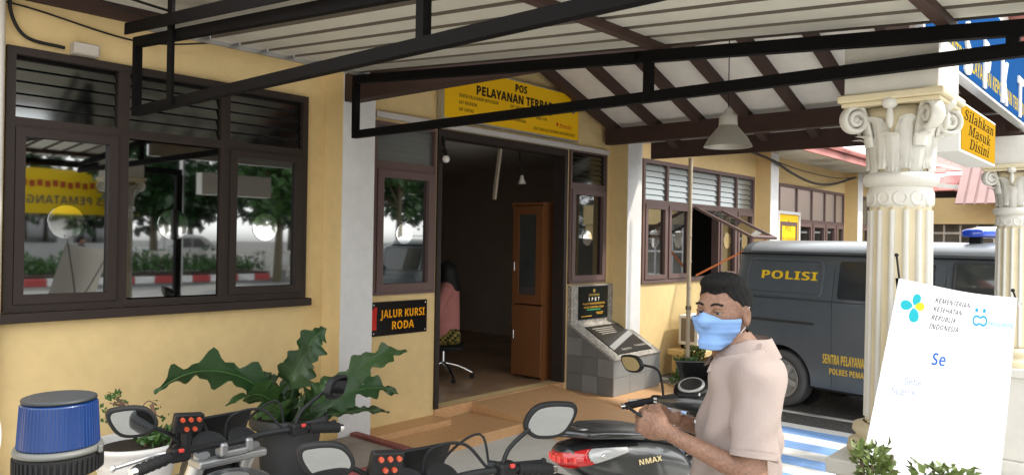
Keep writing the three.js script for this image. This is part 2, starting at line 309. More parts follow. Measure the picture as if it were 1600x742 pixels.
// door: frame, header strip, leaf folded back inside
{
  mesh('door_frame', [bb(4.932, 0.19, -0.14, 4.985, 2.835, 0.02), bb(6.895, 0.19, -0.14, 6.948, 2.835, 0.02), bb(4.985, 2.76, -0.14, 6.895, 2.835, 0.02)], M.frame, office);
  mesh('header_rail', bb(4.17, 2.845, 0.002, 7.74, 2.9, 0.05, 0.006), mat(L(0.5, 0.47, 0.45), 0.5), office);
  mesh('threshold', bb(4.94, 0.1, -0.02, 6.94, 0.193, 0.012), M.orange, office);
}
// ---------- inside the office ----------
struct('room_floor', bb(3.4, 0.0, -6.2, 9.6, 0.185, -0.161), M.floor);
struct('room_wall', [bb(3.4, 0.185, -6.35, 9.6, 2.95, -6.2), bb(3.25, 0.185, -6.35, 3.4, 2.95, -0.161), bb(9.6, 0.185, -6.35, 9.75, 2.95, -0.161)], mat(L(0.5, 0.42, 0.34), 0.9, { map: T.soft }));
struct('room_ceiling', bb(3.25, 2.95, -6.35, 9.75, 3.05, -0.161), mat(L(0.55, 0.55, 0.53), 0.9));
{ // what closes the other windows from inside
  struct('back_wall', [bb(X0, 0, -1.6, 3.25, 3.3, -1.5), bb(9.75, 0, -1.6, X1, 3.3, -1.5), bb(X0, 3.3, -1.6, X1, 3.4, -0.3), bb(X0 - 0.1, 0, -1.6, X0, 3.3, 0)], M.dark);
  // partition ceiling boards hanging in the room
  const c = thing('wall_curtain', 'dull red curtain hanging at the back of the dim room', 'curtain', [5.9, 0.9, -5.9]);
  const pts = []; for (let i = 0; i <= 80; i++) pts.push([i / 80 * 3.4, 0.05 * Math.sin(i * 0.9)]);
  const s = [...pts, ...pts.slice().reverse().map(([a, b]) => [a, b - 0.012])];
  mesh('curtain_cloth', prism(s, 1.6).rotateX(-Math.PI / 2).translate(0, 0, 0), mat(L(0.5, 0.1, 0.06), 0.9), c);
  mesh('curtain_rail', cyl([-0.1, 1.62, 0], [3.5, 1.62, 0], 0.015), M.alu, c);
  const t = thing('television', 'black flat television on the back wall of the dim room', 'television', [5.4, 1.9, -5.7]);
  mesh('tv_body', box(1.15, 0.68, 0.06, 0, 0, 0, 0.01), M.black, t); mesh('screen', box(1.09, 0.61, 0.004, 0, 0.01, 0.033), M.gloss, t);
  const k = thing('office_desk', 'low dark desk standing in the dim room', 'desk', [7.2, 0.187, -4.2]);
  mesh('desk_top', box(1.6, 0.04, 0.7, 0, 0.74, 0, .005), M.wood, k); mesh('desk_panel', box(1.5, 0.7, 0.03, 0, 0.36, 0.28), M.wood, k); for (const q of [-1, 1]) mesh('desk_side', box(0.03, 0.72, 0.6, q * 0.76, 0.36, 0), M.wood, k);
}
{ // tall cabinet beside the door
  const c = thing('wooden_cabinet', 'tall brown wooden cabinet with a narrow glass door just inside the entrance', 'cabinet', [7.02, 0.187, -0.46], -Math.PI / 2);
  const w = 0.46, h = 2.02, d = 0.36;
  mesh('side_panel', [bb(-w / 2, 0, -d / 2, -w / 2 + .025, h, d / 2), bb(w / 2 - .025, 0, -d / 2, w / 2, h, d / 2), bb(-w / 2 + .025, 0, -d / 2, w / 2 - .025, h, -d / 2 + .02)], M.wood, c);
  mesh('top', bb(-w / 2 - .02, h, -d / 2 - .01, w / 2 + .02, h + .03, d / 2 + .03, .006), M.wood, c);
  for (const y of [0.06, 0.86, 1.25, 1.65]) mesh('shelf', bb(-w / 2 + .025, y, -d / 2 + .02, w / 2 - .025, y + .02, d / 2 - .03), M.wood, c);
  mesh('lower_door', bb(-w / 2 + .004, 0.03, d / 2, w / 2 - .004, 0.85, d / 2 + .022, .004), M.wood, c);
  mesh('glass_door', [bb(-w / 2 + .004, .87, d / 2, -w / 2 + .1, h - .01, d / 2 + .022), bb(w / 2 - .1, .87, d / 2, w / 2 - .004, h - .01, d / 2 + .022), bb(-w / 2 + .1, .87, d / 2, w / 2 - .1, .97, d / 2 + .022), bb(-w / 2 + .1, h - .11, d / 2, w / 2 - .1, h - .01, d / 2 + .022)], M.wood, c);
  mesh('door_glass', bb(-w / 2 + .1, .97, d / 2 + .006, w / 2 - .1, h - .11, d / 2 + .011), phy(L(0.4, 0.42, 0.4), 0.03, { transmission: 0.9, thickness: 0 }), c);
  for (const y of [0.5, 1.3]) mesh('handle', cyl([-w / 2 + .05, y - .05, d / 2 + .04], [-w / 2 + .05, y + .05, d / 2 + .04], 0.008), M.chrome, c);
}
{ // lamps hanging in the doorway
  const b = thing('bare_bulb', 'small bare round bulb in a socket at the top left of the doorway', 'bulb', [4.99, 2.55, 0.06]);
  mesh('bulb', sph(0, 0.0, 0, 0.036), mat(L(0.75, 0.73, 0.68), 0.15), b); mesh('socket', [cyl([0, .03, 0], [0, .09, -.02], .02), cyl([0, .09, -.02], [0, .2, -.04], .012)], M.black, b); mesh('bracket', bb(-.02, .17, -.07, .02, .21, -.02), M.black, b);
  const s = thing('hanging_batten', 'thin pale batten hanging inside the doorway', 'batten', [6.2, 2.24, -0.4]);
  mesh('batten', beam([-.03, 0, 0], [.06, .6, 0], .035, .03), mat(L(0.4, 0.33, 0.25), 0.6), s); mesh('hook', cyl([.06, .6, 0], [.06, .72, 0], .006), M.black, s);
  const k = thing('ceiling_spot', 'small white spot lamp on the ceiling inside the doorway', 'lamp', [6.75, 2.45, -0.5]);
  mesh('lamp_head', lathe([[0, .1], [.02, .1], [.025, .06], [.045, .01], [.04, 0], [0, .01]], 20), mat(L(0.7, 0.66, 0.6), 0.3), k); mesh('lamp_stem', tube([[0, .1, 0], [-.03, .2, 0], [-.05, .36, 0], [-.02, .5, 0]], .009), M.black, k);
}
// ---------- steps and ramp ----------
{
  const e = thing('entrance_step', 'low orange painted step with a wheelchair ramp in front of the doorway', 'step');
  mesh('step_slab', bb(4.0, -0.05, 0.253, 5.46, 0.09, 0.69, .004), M.orange, e); mesh('step_slab', [bb(6.72, -0.05, 0.253, 8.15, 0.1, 0.98, .004)], M.orange, e);
  mesh('upper_step', [bb(4.0, 0.0, 0.001, 4.93, 0.14, 0.252), bb(4.93, 0, 0.013, 5.46, 0.09, .252)], M.orange, e); mesh('upper_step', bb(6.72, 0, 0.001, 7.83, 0.098, 0.252), M.orange, e);
  mesh('ramp', prism([[0.014, 0], [0.014, 0.187], [1.45, 0.012], [1.45, 0]], 1.26).rotateY(-Math.PI / 2).translate(6.72, 0, 0), M.orange, e);
}
{ // a few things at the back of the room
  const p = thing('grey_partition', 'grey panelled partition high at the left of the dim room', 'partition', [6.2, 0.187, -3.4]);
  mesh('partition_frame', [bb(-1.1, 0, -.03, -1.05, 2.7, .03), bb(.2, 0, -.03, .25, 2.7, .03), bb(-1.05, 2.1, -.03, .2, 2.15, .03)], M.alu, p);
  for (let k = 0; k < 5; k++) mesh('panel', bb(-1.05 + k * .25, 2.152, -.012, -1.05 + k * .25 + .246, 2.7, .012), mat(L(.4, .41, .4), .6), p);
  const b = thing('orange_panel', 'narrow dull orange panel standing behind the desk in the dim room', 'panel', [7.4, 0.187, -3.9]);
  mesh('panel_board', bb(-.2, 0, -.02, .2, 1.5, .02, .004), mat(L(.5, .13, .06), .6), b); mesh('panel_foot', bb(-.25, 0, -.15, .25, .03, -.021, .004), M.black, b); mesh('panel_foot', bb(-.25, 0, .021, .25, .03, .15, .004), M.black, b);
}
// ---------- carport canopy: two wedge trusses under a ribbed sheet ----------
const CY = z => 3.045 - 0.078 * z; // top chord
{
  const c = thing('canopy', 'black steel canopy frame carrying ribbed metal sheets in front of the office', 'canopy');
  for (const [x, z0, z1] of [[2.03, 0.33, 4.98], [3.5, 0.62, 4.98]]) {
    mesh('top_chord', beam([x, CY(z0) - 0.02, z0], [x, CY(z1) - 0.02, z1], 0.045, 0.06), M.steel, c);
    mesh('bottom_chord', beam([x, 2.565, z0], [x, 2.565, z1], 0.045, 0.055), M.steel, c);
    const zs = x < 3 ? [0.35, 3.02] : [0.64, 3.16, 4.79];
    for (const z of zs) mesh('truss_post', bb(x - 0.022, 2.592, z - 0.022, x + 0.022, CY(z) - 0.05, z + 0.022), M.steel, c);
  }
  mesh('hanger_post', bb(1.985, 2.55, 0.86, 2.003, 3.9, 0.92), M.steel, c);
  for (const z of [3.2, 4.55]) mesh('purlin', beam([1.97, CY(z) + 0.032, z], [3.62, CY(z) + 0.032, z], 0.05, 0.04), M.brown, c);
  mesh('bracket', [bb(3.477, 2.76, 3.05, 3.48, 2.81, 3.11), bb(3.46, 2.77, 3.06, 3.477, 2.8, 3.1)], M.steel, c);
  // sheets: pans with raised ribs, ribs running down the slope, coloured dark for the shade inside them
  const lay = (pts, za, zb) => { const g = prism(pts, zb - za); g.applyMatrix4(new THREE.Matrix4().makeRotationX(0.0778)); return g.translate(0, CY(za) + 0.054, za); };
  for (const [x0, n] of [[1.97, 4], [2.79, 4]]) {
    const pans = [], ribs = [];
    for (let k = 0; k < n; k++) {
      const x = x0 + k * .205, w = k < n - 1 ? .205 : .204;
      pans.push(lay([[x, 0], [x + .152, 0], [x + .152, .002], [x, .002]], .6, 5.0));
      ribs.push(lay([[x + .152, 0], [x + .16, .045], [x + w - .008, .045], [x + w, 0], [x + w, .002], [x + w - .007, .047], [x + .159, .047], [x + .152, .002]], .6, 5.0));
    }
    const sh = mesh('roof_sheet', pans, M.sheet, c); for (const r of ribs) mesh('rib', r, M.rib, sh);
  }
  mesh('edge_flashing', beam([1.958, CY(0.34) + 0.05, 0.34], [1.958, CY(5) + 0.05, 5], 0.012, 0.07), M.steel, c); mesh('edge_flashing', bb(1.97, CY(.6) + .025, .585, 3.66, CY(.6) + .075, .598), M.alu, c);
  // posts that carry the frame, behind the viewer
  for (const [x, z] of [[2.03, 4.93], [3.5, 5.02]]) void x, z;
  mesh('eave_beam', beam([1.9, 2.64, 5.0], [4.79, 2.64, 5.0], 0.05, 0.08), M.steel, c);
  mesh('support_post', bb(4.71, 0, 4.96, 4.79, 2.6, 5.04), M.steel, c);
}
// ---------- porch roof over the doorway ----------
const RY = (x) => 3.84 - 0.352 * Math.abs(x - 5.72); // underside of rafters
{
  const p = thing('porch_roof', 'brown gabled porch roof with white ceiling boards and dark rafters over the entrance', 'roof');
  mesh('beam', bb(3.68, 2.88, 0.22, 3.8, 3.1, 4.25), M.brown, p);
  mesh('beam', bb(7.62, 2.96, 0.06, 7.72, 3.145, 4.25), M.brown, p);
  mesh('fascia_board', bb(8.18, 2.82, 0.36, 8.22, 3.02, 4.45), M.brown, p);
  const zs = [0.16, 0.72, 1.27, 1.82, 2.37, 2.92, 3.47, 3.87, 4.2];
  for (const z of zs) for (const s of [1, -1]) {
    const x1 = 5.72 + s * (s > 0 ? 2.46 : 1.9);
    if (s < 0 && z < 0.6) continue;
    mesh('rafter', beam([5.72, RY(5.72) - 0.0, z], [x1, RY(x1) - 0.0, z], 0.085, 0.1), M.brown, p);
  }
  // sagging white ceiling boards, one per bay
  for (let i = 0; i + 1 < zs.length; i++) for (const s of [1, -1]) {
    
    const n = 6, pos = [], idx = [], z0 = zs[i], z1 = zs[i + 1];
    for (let a = 0; a <= 12; a++) for (let b = 0; b <= n; b++) {
      const u = a / 12, v = b / n, x = 5.72 + s * u * (s > 0 ? 2.48 : 1.92), sag = 0.035 * Math.sin(Math.PI * v) * Math.sin(Math.PI * Math.min(1, u * 1.1)) * (1 + 0.4 * Math.sin(i * 3.1));
      pos.push(x, RY(x) + 0.052 - sag, z0 + v * (z1 - z0));
    }
    for (let a = 0; a < 12; a++) for (let b = 0; b < n; b++) { const q = a * (n + 1) + b; s > 0 ? idx.push(q, q + n + 1, q + 1, q + 1, q + n + 1, q + n + 2) : idx.push(q, q + 1, q + n + 1, q + 1, q + n + 2, q + n + 1); }
    const g = new THREE.BufferGeometry(); g.setAttribute('position', new THREE.Float32BufferAttribute(pos, 3)); g.setIndex(idx); g.computeVertexNormals();
    const g2 = g.clone().translate(0, 0.006, 0); g2.index.array.reverse(); g2.computeVertexNormals();
    mesh('ceiling_board', [g, g2], M.board, p);
  }
  const sl = (s) => beam([5.72, RY(5.72) + 0.13, 2.4], [5.72 + s * 2.62, RY(5.72 + 2.62) + 0.13, 2.4], 4.7, 0.03);
  const slab = (s, z0, z1) => { const q = s > 0 ? 1.28 : .99, g = new THREE.BoxGeometry(s > 0 ? 2.72 : 2.1, 0.03, z1 - z0).rotateZ(-s * 0.3386); return g.translate(5.72 + s * q, RY(5.72 + q) + 0.11, (z0 + z1) / 2); };
  void sl; mesh('roof_covering', [slab(1, 0, 4.45), slab(-1, 0, 4.45)], M.pink, p);
  mesh('ridge_board', bb(5.69, 3.70, 0.05, 5.75, 3.80, 4.25), M.brown, p);
  mesh('gable_board', prism([[3.8, 3.24], [5.72, 3.93], [8.14, 3.06], [3.8, 3.06]], 0.03).translate(0, 0, 4.255), M.board, p);
  mesh('stub_post', bb(3.70, 2.69, 4.27, 3.80, 2.94, 4.37), M.brown, p);
  mesh('stub_post', bb(7.3, 2.74, 4.2, 7.4, 2.96, 4.3), M.brown, p);
  mesh('cross_beam', bb(3.82, 2.95, 4.14, 7.62, 3.1, 4.25), M.brown, p);
}
// ---------- fluted columns with leafy capitals ----------
function makeColumn(name, label, x, z) {
  const c = thing(name, label, 'column', [x, 0, z], 0.0, 'fluted porch columns');
  const cr = mat(L(0.7, 0.61, 0.41), 0.6, { map: T.soft }), wh = mat(L(0.7, 0.68, 0.62), 0.6, { map: T.soft });
  const flute = (r, y0, y1, n, d) => {
    const pos = [], idx = [], K = n * 10; for (let j = 0; j <= 1; j++) for (let i = 0; i < K; i++) { const a = i / K * 2 * Math.PI, f = Math.abs(Math.sin(a * n / 2)), q = r - d * Math.pow(f, 0.7); pos.push(Math.cos(a) * q * (j ? 0.96 : 1), j ? y1 : y0, Math.sin(a) * q * (j ? 0.96 : 1)); }
    for (let i = 0; i < K; i++) { const a = i, b = (i + 1) % K; idx.push(a, a + K, b, b, a + K, b + K); }
    const g = new THREE.BufferGeometry(); g.setAttribute('position', new THREE.Float32BufferAttribute(pos, 3)); g.setIndex(idx); g.computeVertexNormals(); return g;
  };
  mesh('pedestal', [bb(-.24, 0, -.24, .24, .12, .24, .012), bb(-.2, .12, -.2, .2, .78, .2, .01), bb(-.235, .78, -.235, .235, .85, .235, .012)], wh, c);
  mesh('base_ring', lathe([[.2, .85], [.205, .88], [.2, .91], [.165, .925], [.165, .94], [.185, .96], [.18, .985], [.14, 1.0]]), cr, c);
  mesh('shaft', flute(0.132, 1.0, 1.99, 14, 0.011), cr, c);
  const fil = []; for (let i = 0; i < 14; i++) { const a = i / 14 * 2 * Math.PI; fil.push(cyl([Math.cos(a) * .126, 1.02, Math.sin(a) * .126], [Math.cos(a) * .121, 1.96, Math.sin(a) * .121], .0135, .0125, 8)); }
  mesh('fillet', fil, wh, c);
  const sc = []; for (let i = 0; i < 12; i++) { const a = (i + .5) / 12 * 2 * Math.PI, q = [Math.cos(a) * .128, 0, Math.sin(a) * .128]; sc.push(new THREE.TorusGeometry(.026, .009, 8, 16).rotateY(-a + Math.PI / 2).translate(q[0], 2.012, q[2])); }
  sc.push(lathe([[.118, 1.97], [.134, 1.99], [.136, 2.03], [.13, 2.06], [.118, 2.07]]));
  mesh('scallop_band', sc, wh, c);
  mesh('neck_ring', lathe([[.12, 2.06], [.148, 2.072], [.156, 2.09], [.156, 2.105], [.148, 2.12], [.12, 2.13]]), wh, c);
  mesh('bell', lathe([[.118, 2.12], [.12, 2.2], [.13, 2.28], [.15, 2.36], [.175, 2.41], [.0, 2.42]]), cr, c);
  // two rows of acanthus leaves
  const leaf = (a, y0, h, r0, w) => {
    const pos = [], idx = [], n = 10, m = 8;
    for (let i = 0; i <= n; i++) for (let j = 0; j <= m; j++) {
      const u = i / n, v = j / m * 2 - 1, lob = 1 + 0.18 * Math.sin(u * 22), ww = w * (0.75 + 0.5 * Math.sin(Math.PI * Math.min(1, u * 1.05))) * (u > .85 ? 1 - (u - .85) * 4 : 1) * (Math.abs(v) > .6 ? lob : 1);
      const curl = u > 0.7 ? (u - 0.7) / 0.3 : 0, r = r0 + 0.016 + 0.03 * u * u + 0.05 * curl * curl - 0.012 * v * v + 0.006 * Math.cos(v * 12), y = y0 + h * u - 0.035 * curl * curl, t = v * ww / r0;
      pos.push(Math.cos(a + t) * r, y, Math.sin(a + t) * r);
    }
    for (let i = 0; i < n; i++) for (let j = 0; j < m; j++) { const q = i * (m + 1) + j; idx.push(q, q + m + 1, q + 1, q + 1, q + m + 1, q + m + 2); }
    const g = new THREE.BufferGeometry(); g.setAttribute('position', new THREE.Float32BufferAttribute(pos, 3)); g.setIndex(idx); g.computeVertexNormals(); return g;
  };
  const wl = wh.clone(); wl.side = THREE.DoubleSide;
  for (let i = 0; i < 8; i++) mesh('acanthus_leaf', leaf(i / 8 * 2 * Math.PI, 2.125, .2, .115, .032), wl, c);
  for (let i = 0; i < 8; i++) mesh('acanthus_leaf', leaf((i + .5) / 8 * 2 * Math.PI, 2.14, .26, .12, .03), wl, c);
  // corner volutes and the scrolls between
  for (let i = 0; i < 4; i++) {
    const a = Math.PI / 4 + i * Math.PI / 2, pts = [];
    for (let k = 0; k <= 40; k++) { const t = k / 40, an = Math.PI * 0.6 - t * Math.PI * 3.6, R = 0.062 * (1 - 0.8 * t); pts.push([Math.cos(an) * R, Math.sin(an) * R, 0]); }
    pts.unshift([-.07, -.12, 0], [-.05, -.02, 0]);
    const g = new THREE.TubeGeometry(new THREE.CatmullRomCurve3(pts.map(p => V(...p))), 90, .0135, 8).scale(1, 1, 2.4);
    g.applyMatrix4(new THREE.Matrix4().makeRotationY(-a)).translate(Math.cos(a) * .215, 2.36, Math.sin(a) * .215);
    mesh('volute', [g, sph(Math.cos(a) * .215, 2.36, Math.sin(a) * .215, .022, .022, .022)], wh, c);
    const b = i * Math.PI / 2;
    mesh('flower', [sph(Math.cos(b) * .185, 2.425, Math.sin(b) * .185, .035, .03, .035), sph(Math.cos(b) * .18, 2.36, Math.sin(b) * .18, .016, .05, .016)], wh, c);
  }
  mesh('abacus', [bb(-.2, 2.415, -.2, .2, 2.435, .2, .006), bb(-.215, 2.435, -.215, .215, 2.47, .215, .01)], cr, c);
  mesh('top_block', bb(-.19, 2.4705, -.19, .19, 2.69, .19, .006), wh, c);
  return c;
}
makeColumn('porch_column', 'nearer cream and white fluted column with leafy capital beside the white banner', 3.75, 4.33);
makeColumn('porch_column', 'farther cream and white fluted column partly cut by the right edge of the view', 7.36, 4.27);
// ---------- signs on the porch ----------
{
  const s = thing('blue_sign', 'large blue lightbox sign with white capital letters on the porch front', 'sign', [5.9, 3.06, 4.32]);
  const w = 3.7, h = 0.6;
  mesh('sign_box', bb(-w / 2, -h / 2, -.03, w / 2, h / 2, .03, .006), M.alu, s);
  mesh('sign_face', plate(w - .04, h - .04).translate(0, 0, .0325), canvasMat(2048, 314, (x, W, H) => {
    x.fillStyle = '#073f74'; x.fillRect(0, 0, W, H); x.fillStyle = '#0c5596'; x.fillRect(0, 0, W, H * 0.03);
    x.fillStyle = '#a98f10'; x.font = 'bold 74px sans-serif'; x.textAlign = 'center'; x.textBaseline = 'middle'; x.fillText('SENTRA PELAYANAN KEPOLISIAN TERPADU', W * 0.478, H * 0.83, W * 0.85);
    x.beginPath(); x.fillStyle = '#f3c62c'; x.arc(W * 0.05, H * 0.28, H * 0.09, 0, 7); x.fill();
  }, { roughness: 0.9, specularIntensity: 0.05 }), s, true);
  const P = { S: -.9, P: -.34, K: .29, T: .97 };
  for (const k in P) mesh('sign_letter', text3(k, .3, .012).translate(P[k], -.12, .033), mat(L(0.7, 0.7, 0.7), 0.6), s);
}
{
  const s = thing('welcome_sign', 'small yellow lightbox with handwritten style words below the blue sign', 'sign', [5.22, 2.46, 4.32]);
  mesh('sign_box', bb(-.52, -.14, -.1, .52, .14, .06, .006), mat(L(0.7, 0.69, 0.66), 0.5), s);
  mesh('sign_face', plate(1.0, .25).translate(0, 0, .0625), canvasMat(512, 300, (x, W, H) => {
    x.fillStyle = '#9c770c'; x.fillRect(0, 0, W, H); x.fillStyle = '#1c0d02'; x.font = 'italic bold 100px serif'; x.textAlign = 'center'; x.textBaseline = 'middle';
    x.fillText('Silahkan', W / 2, H * 0.2); x.fillText('Masuk', W / 2, H * 0.5); x.fillText('Disini', W / 2, H * 0.8);
  }, { roughness: 0.9, specularIntensity: 0.05 }), s, true);
}
{
  const s = thing('service_sign', 'yellow lightbox sign with black lettering above the doorway', 'sign', [5.98, 3.19, 0.09]);
  mesh('sign_box', bb(-1.07, -.265, -.08, 1.07, .265, .0, .004), M.alu, s);
  mesh('sign_face', plate(2.11, .5).translate(0, 0, .003), canvasMat(1688, 420, (x, W, H) => {
    x.fillStyle = '#eab60e'; x.fillRect(0, 0, W, H); x.fillStyle = '#1d1410'; x.textBaseline = 'middle'; x.textAlign = 'center';
    x.font = 'bold 84px sans-serif'; x.strokeStyle = '#1d1410'; x.lineWidth = 5; x.fillText('POS', W * 0.52, H * 0.14, 200); x.strokeText('POS', W * 0.52, H * 0.14, 200); x.font = 'bold 100px sans-serif'; x.fillText('PELAYANAN TERPADU', W * 0.51, H * 0.37, W * 0.7); x.strokeText('PELAYANAN TERPADU', W * 0.51, H * 0.37, W * 0.7);
    x.textAlign = 'left'; x.font = 'bold 37px sans-serif';
    x.fillText('SENTRA PELAYANAN KEPOLISIAN', W * 0.09, H * 0.54, 450); x.fillText('SAT RESKRIM', W * 0.09, H * 0.67, 200); x.fillText('SAT LANTAS', W * 0.09, H * 0.8, 165);
    x.fillText('SAT SAMAPTA', W * 0.44, H * 0.54, 215); x.fillText('SAT INTELKAM', W * 0.44, H * 0.67, 215); x.fillText('SAT NARKOBA', W * 0.44, H * 0.8, 205);
    x.fillText('SEKSI PROPAM', W * 0.64, H * 0.54, 215); x.fillText('UNIT PPA', W * 0.64, H * 0.67, 150); x.fillText('DESK TEKNOLOGI INFORMASI DAN KOMUNIKASI', W * 0.62, H * 0.9, 590);
    x.fillStyle = '#b81c1c'; x.font = 'italic bold 54px serif'; x.fillText('Presisi', W * 0.83, H * 0.74); x.beginPath(); x.arc(W * 0.815, H * 0.72, 16, 0, 7); x.fill();
    x.fillStyle = '#7a2a12'; x.fillRect(W * 0.93, H * 0.1, 70, 18); x.fillStyle = '#d8a21a'; x.fillRect(W * 0.935, H * 0.17, 58, 100); x.fillStyle = '#2b4aa0'; x.beginPath(); x.ellipse(W * 0.952, H * 0.3, 24, 46, 0, 0, 7); x.fill();
  }, { roughness: 0.35 }), s, true);
}
{
  const s = thing('wheelchair_lane_sign', 'black board with yellow lettering for the wheelchair lane below the left door window', 'sign', [4.497, 1.085, 0.014]);
  mesh('board', bb(-.325, -.15, -.012, .325, .15, 0, .004), M.black, s);
  mesh('board_face', plate(.645, .295).translate(0, 0, .0025), canvasMat(768, 350, (x, W, H) => {
    x.fillStyle = '#15110f'; x.fillRect(0, 0, W, H); x.fillStyle = '#f2a413'; x.textAlign = 'center'; x.textBaseline = 'middle'; x.font = 'bold 116px sans-serif'; x.fillText('JALUR KURSI', W * 0.56, H * 0.36, W * 0.8); x.fillText('RODA', W * 0.55, H * 0.72, W * 0.42);
    x.fillStyle = '#c22a22'; x.fillRect(0, H * 0.2, W * 0.085, H * 0.62); x.fillRect(W * 0.04, H * 0.14, W * 0.05, H * 0.2);
  }, { roughness: 0.22 }), s, true);
  for (const [a, b] of [[-.3, .125], [.3, .125], [.3, -.125], [-.3, -.125]]) mesh('screw', sph(a, b, .004, .008, .008, .005, 8), M.chrome, s);
}
{
  const s = thing('framed_notice', 'framed yellow notice on the wall behind the parked van', 'sign', [13.42, 2.02, 0.03]);
  mesh('notice_frame', [bb(-.5, -.36, -.027, .5, -.31, .03), bb(-.5, .31, -.027, .5, .36, .03), bb(-.5, -.31, -.027, -.45, .31, .03), bb(.45, -.31, -.027, .5, .31, .03)], M.white, s);
  mesh('notice_face', plate(.9, .62).translate(0, 0, .004), canvasMat(360, 250, (x, W, H) => { x.fillStyle = '#f4c21c'; x.fillRect(0, 0, W, H); x.fillStyle = '#9a5a14'; x.textAlign = 'center'; x.font = 'bold 60px sans-serif'; x.fillText('POS', W / 2, 120); x.fillRect(W / 2 - 8, 40, 16, 16); x.font = 'bold 46px sans-serif'; x.fillText('PELAYANAN', W / 2, 195, 320); }), s, true);
}
// ---------- inscription stone ----------
{
  const m = thing('inscription_monument', 'grey tiled inauguration stone with a sloping top and black engraved plaques by the door', 'monument', [7.0, 0, 0]);
  const h0 = 0.86, h1 = 0.5, yb = 0.1, d = 0.645, w = 0.98, H = z => h0 + (h1 - h0) * z / d;
  mesh('core', prism([[0.255, 0.05], [0.255, H(.255) - .012], [d - .01, h1 - .012], [d - .01, 0.05]], w - .02).rotateY(-Math.PI / 2).translate(w - .01, 0, 0), M.tile, m);
  mesh('core', prism([[0.002, 0.05], [0.002, h0 - .012], [0.255, H(.255) - .012], [0.255, 0.05]], .82).rotateY(-Math.PI / 2).translate(.83, 0, 0), M.tile, m);
  // side tiles
  const rows = [yb, .3, .5, .7, .87], cols = [0.004, .22, .435, d];
  for (let i = 0; i < 3; i++) for (let j = 0; j < 4; j++) {
    const a = cols[i] + .002, b = cols[i + 1] - .002, y0 = rows[j] + .002, y1 = rows[j + 1] - .002, pa = Math.min(y1, H(a) - .004), pb = Math.min(y1, H(b) - .004);
    if (pb < y0 + .004 && pa < y0 + .01) continue;
    const pts = [[a, y0]]; if (pb > y0) pts.push([b, y0], [b, pb]); else pts.push([a + (b - a) * (pa - y0) / (pa - pb), y0]);
    if (pa >= y1 - 1e-6 && pb < y1 - 1e-6) pts.push([(y1 + .004 - h0) * d / (h1 - h0), y1]); pts.push([a, pa]);
    mesh('tile', prism(pts, .009).rotateY(-Math.PI / 2).translate(.009, 0, 0).translate(-.001, 0, 0), (i + j * 2) % 3 === 1 ? M.tile2 : M.tile, m);
  }
  for (let i = 0; i < 3; i++) for (let j = 0; j < 2; j++) mesh('tile', bb(.012 + i * .325, yb + .002 + j * .2, d - .01, .012 + i * .325 + .321, yb + .198 + j * .2, d, .002), M.tile2, m);
  const an = Math.atan2(h0 - h1, d), Ls = Math.hypot(d, h0 - h1);
  mesh('sloping_top', xf(bb(-.005, -.012, .0, w + .005, .014, Ls + .012, .003), { t: [0, h0, 0.0], r: [an, 0, 0] }), M.stone, m);
  mesh('engraved_plaque', xf(bb(.16, .0145, .14, w - .1, .02, Ls - .06, .001), { t: [0, h0, 0], r: [an, 0, 0] }), M.black, m);
  mesh('plaque_face', xf(plate(w - .28, Ls - .22).rotateX(-Math.PI / 2).translate((w + .06) / 2, .0225, (Ls + .08) / 2), { t: [0, h0, 0], r: [an, 0, 0] }), canvasMat(512, 384, (x, W, H) => {
    x.fillStyle = '#2c2a28'; x.fillRect(0, 0, W, H); x.fillStyle = '#a9a49a'; for (let i = 0; i < 4; i++) x.fillRect(60 + i * 14, 30 + i * 26, 300 - i * 26, 8); x.save(); x.translate(W * 0.5, H * 0.58); x.rotate(-0.32); x.fillStyle = '#8d8d8b'; x.fillRect(-290, -26, 580, 52); x.restore(); x.font = 'italic 34px serif'; x.fillStyle = '#b8b3a8'; x.fillText('Kapolres', 110, 350); x.fillText('Wakapolda', 330, 330);
  }, { roughness: 0.3 }), m, true);
  mesh('back_slab', bb(0.0, h0 - .02, 0.002, .845, 1.285, 0.06, .003), M.stone, m);
  mesh('black_plaque', bb(.13, .885, .0605, .72, 1.27, .072, .003), M.black, m);
  mesh('plaque_face', plate(.57, .365).translate(.425, 1.0775, .0745), canvasMat(512, 330, (x, W, H) => {
    x.fillStyle = '#151a19'; x.fillRect(0, 0, W, H); x.textAlign = 'center'; x.textBaseline = 'middle'; x.fillStyle = '#a58a4a'; x.beginPath(); x.arc(W / 2, 40, 20, 0, 7); x.fill(); x.font = 'bold 32px sans-serif'; x.fillText('DIRESMIKAN', W / 2, 84); x.fillStyle = '#e6e2d6'; x.font = 'bold 52px sans-serif'; x.fillText('S  P  K  T', W / 2, 130); x.fillStyle = '#c8963a'; x.font = 'bold 30px sans-serif'; x.fillText('POLRES PEMATANGSIANTAR', W / 2, 176, 440); x.fillText('POLDA SUMATERA UTARA', W / 2, 214, 420); x.fillStyle = '#3fa06a'; x.fillRect(130, 236, 250, 10); x.fillStyle = '#c8963a'; x.fillRect(300, 268, 130, 8); x.fillRect(310, 284, 110, 8); x.fillRect(30, 302, 190, 8);
  }, { roughness: 0.25 }), m, true);
}
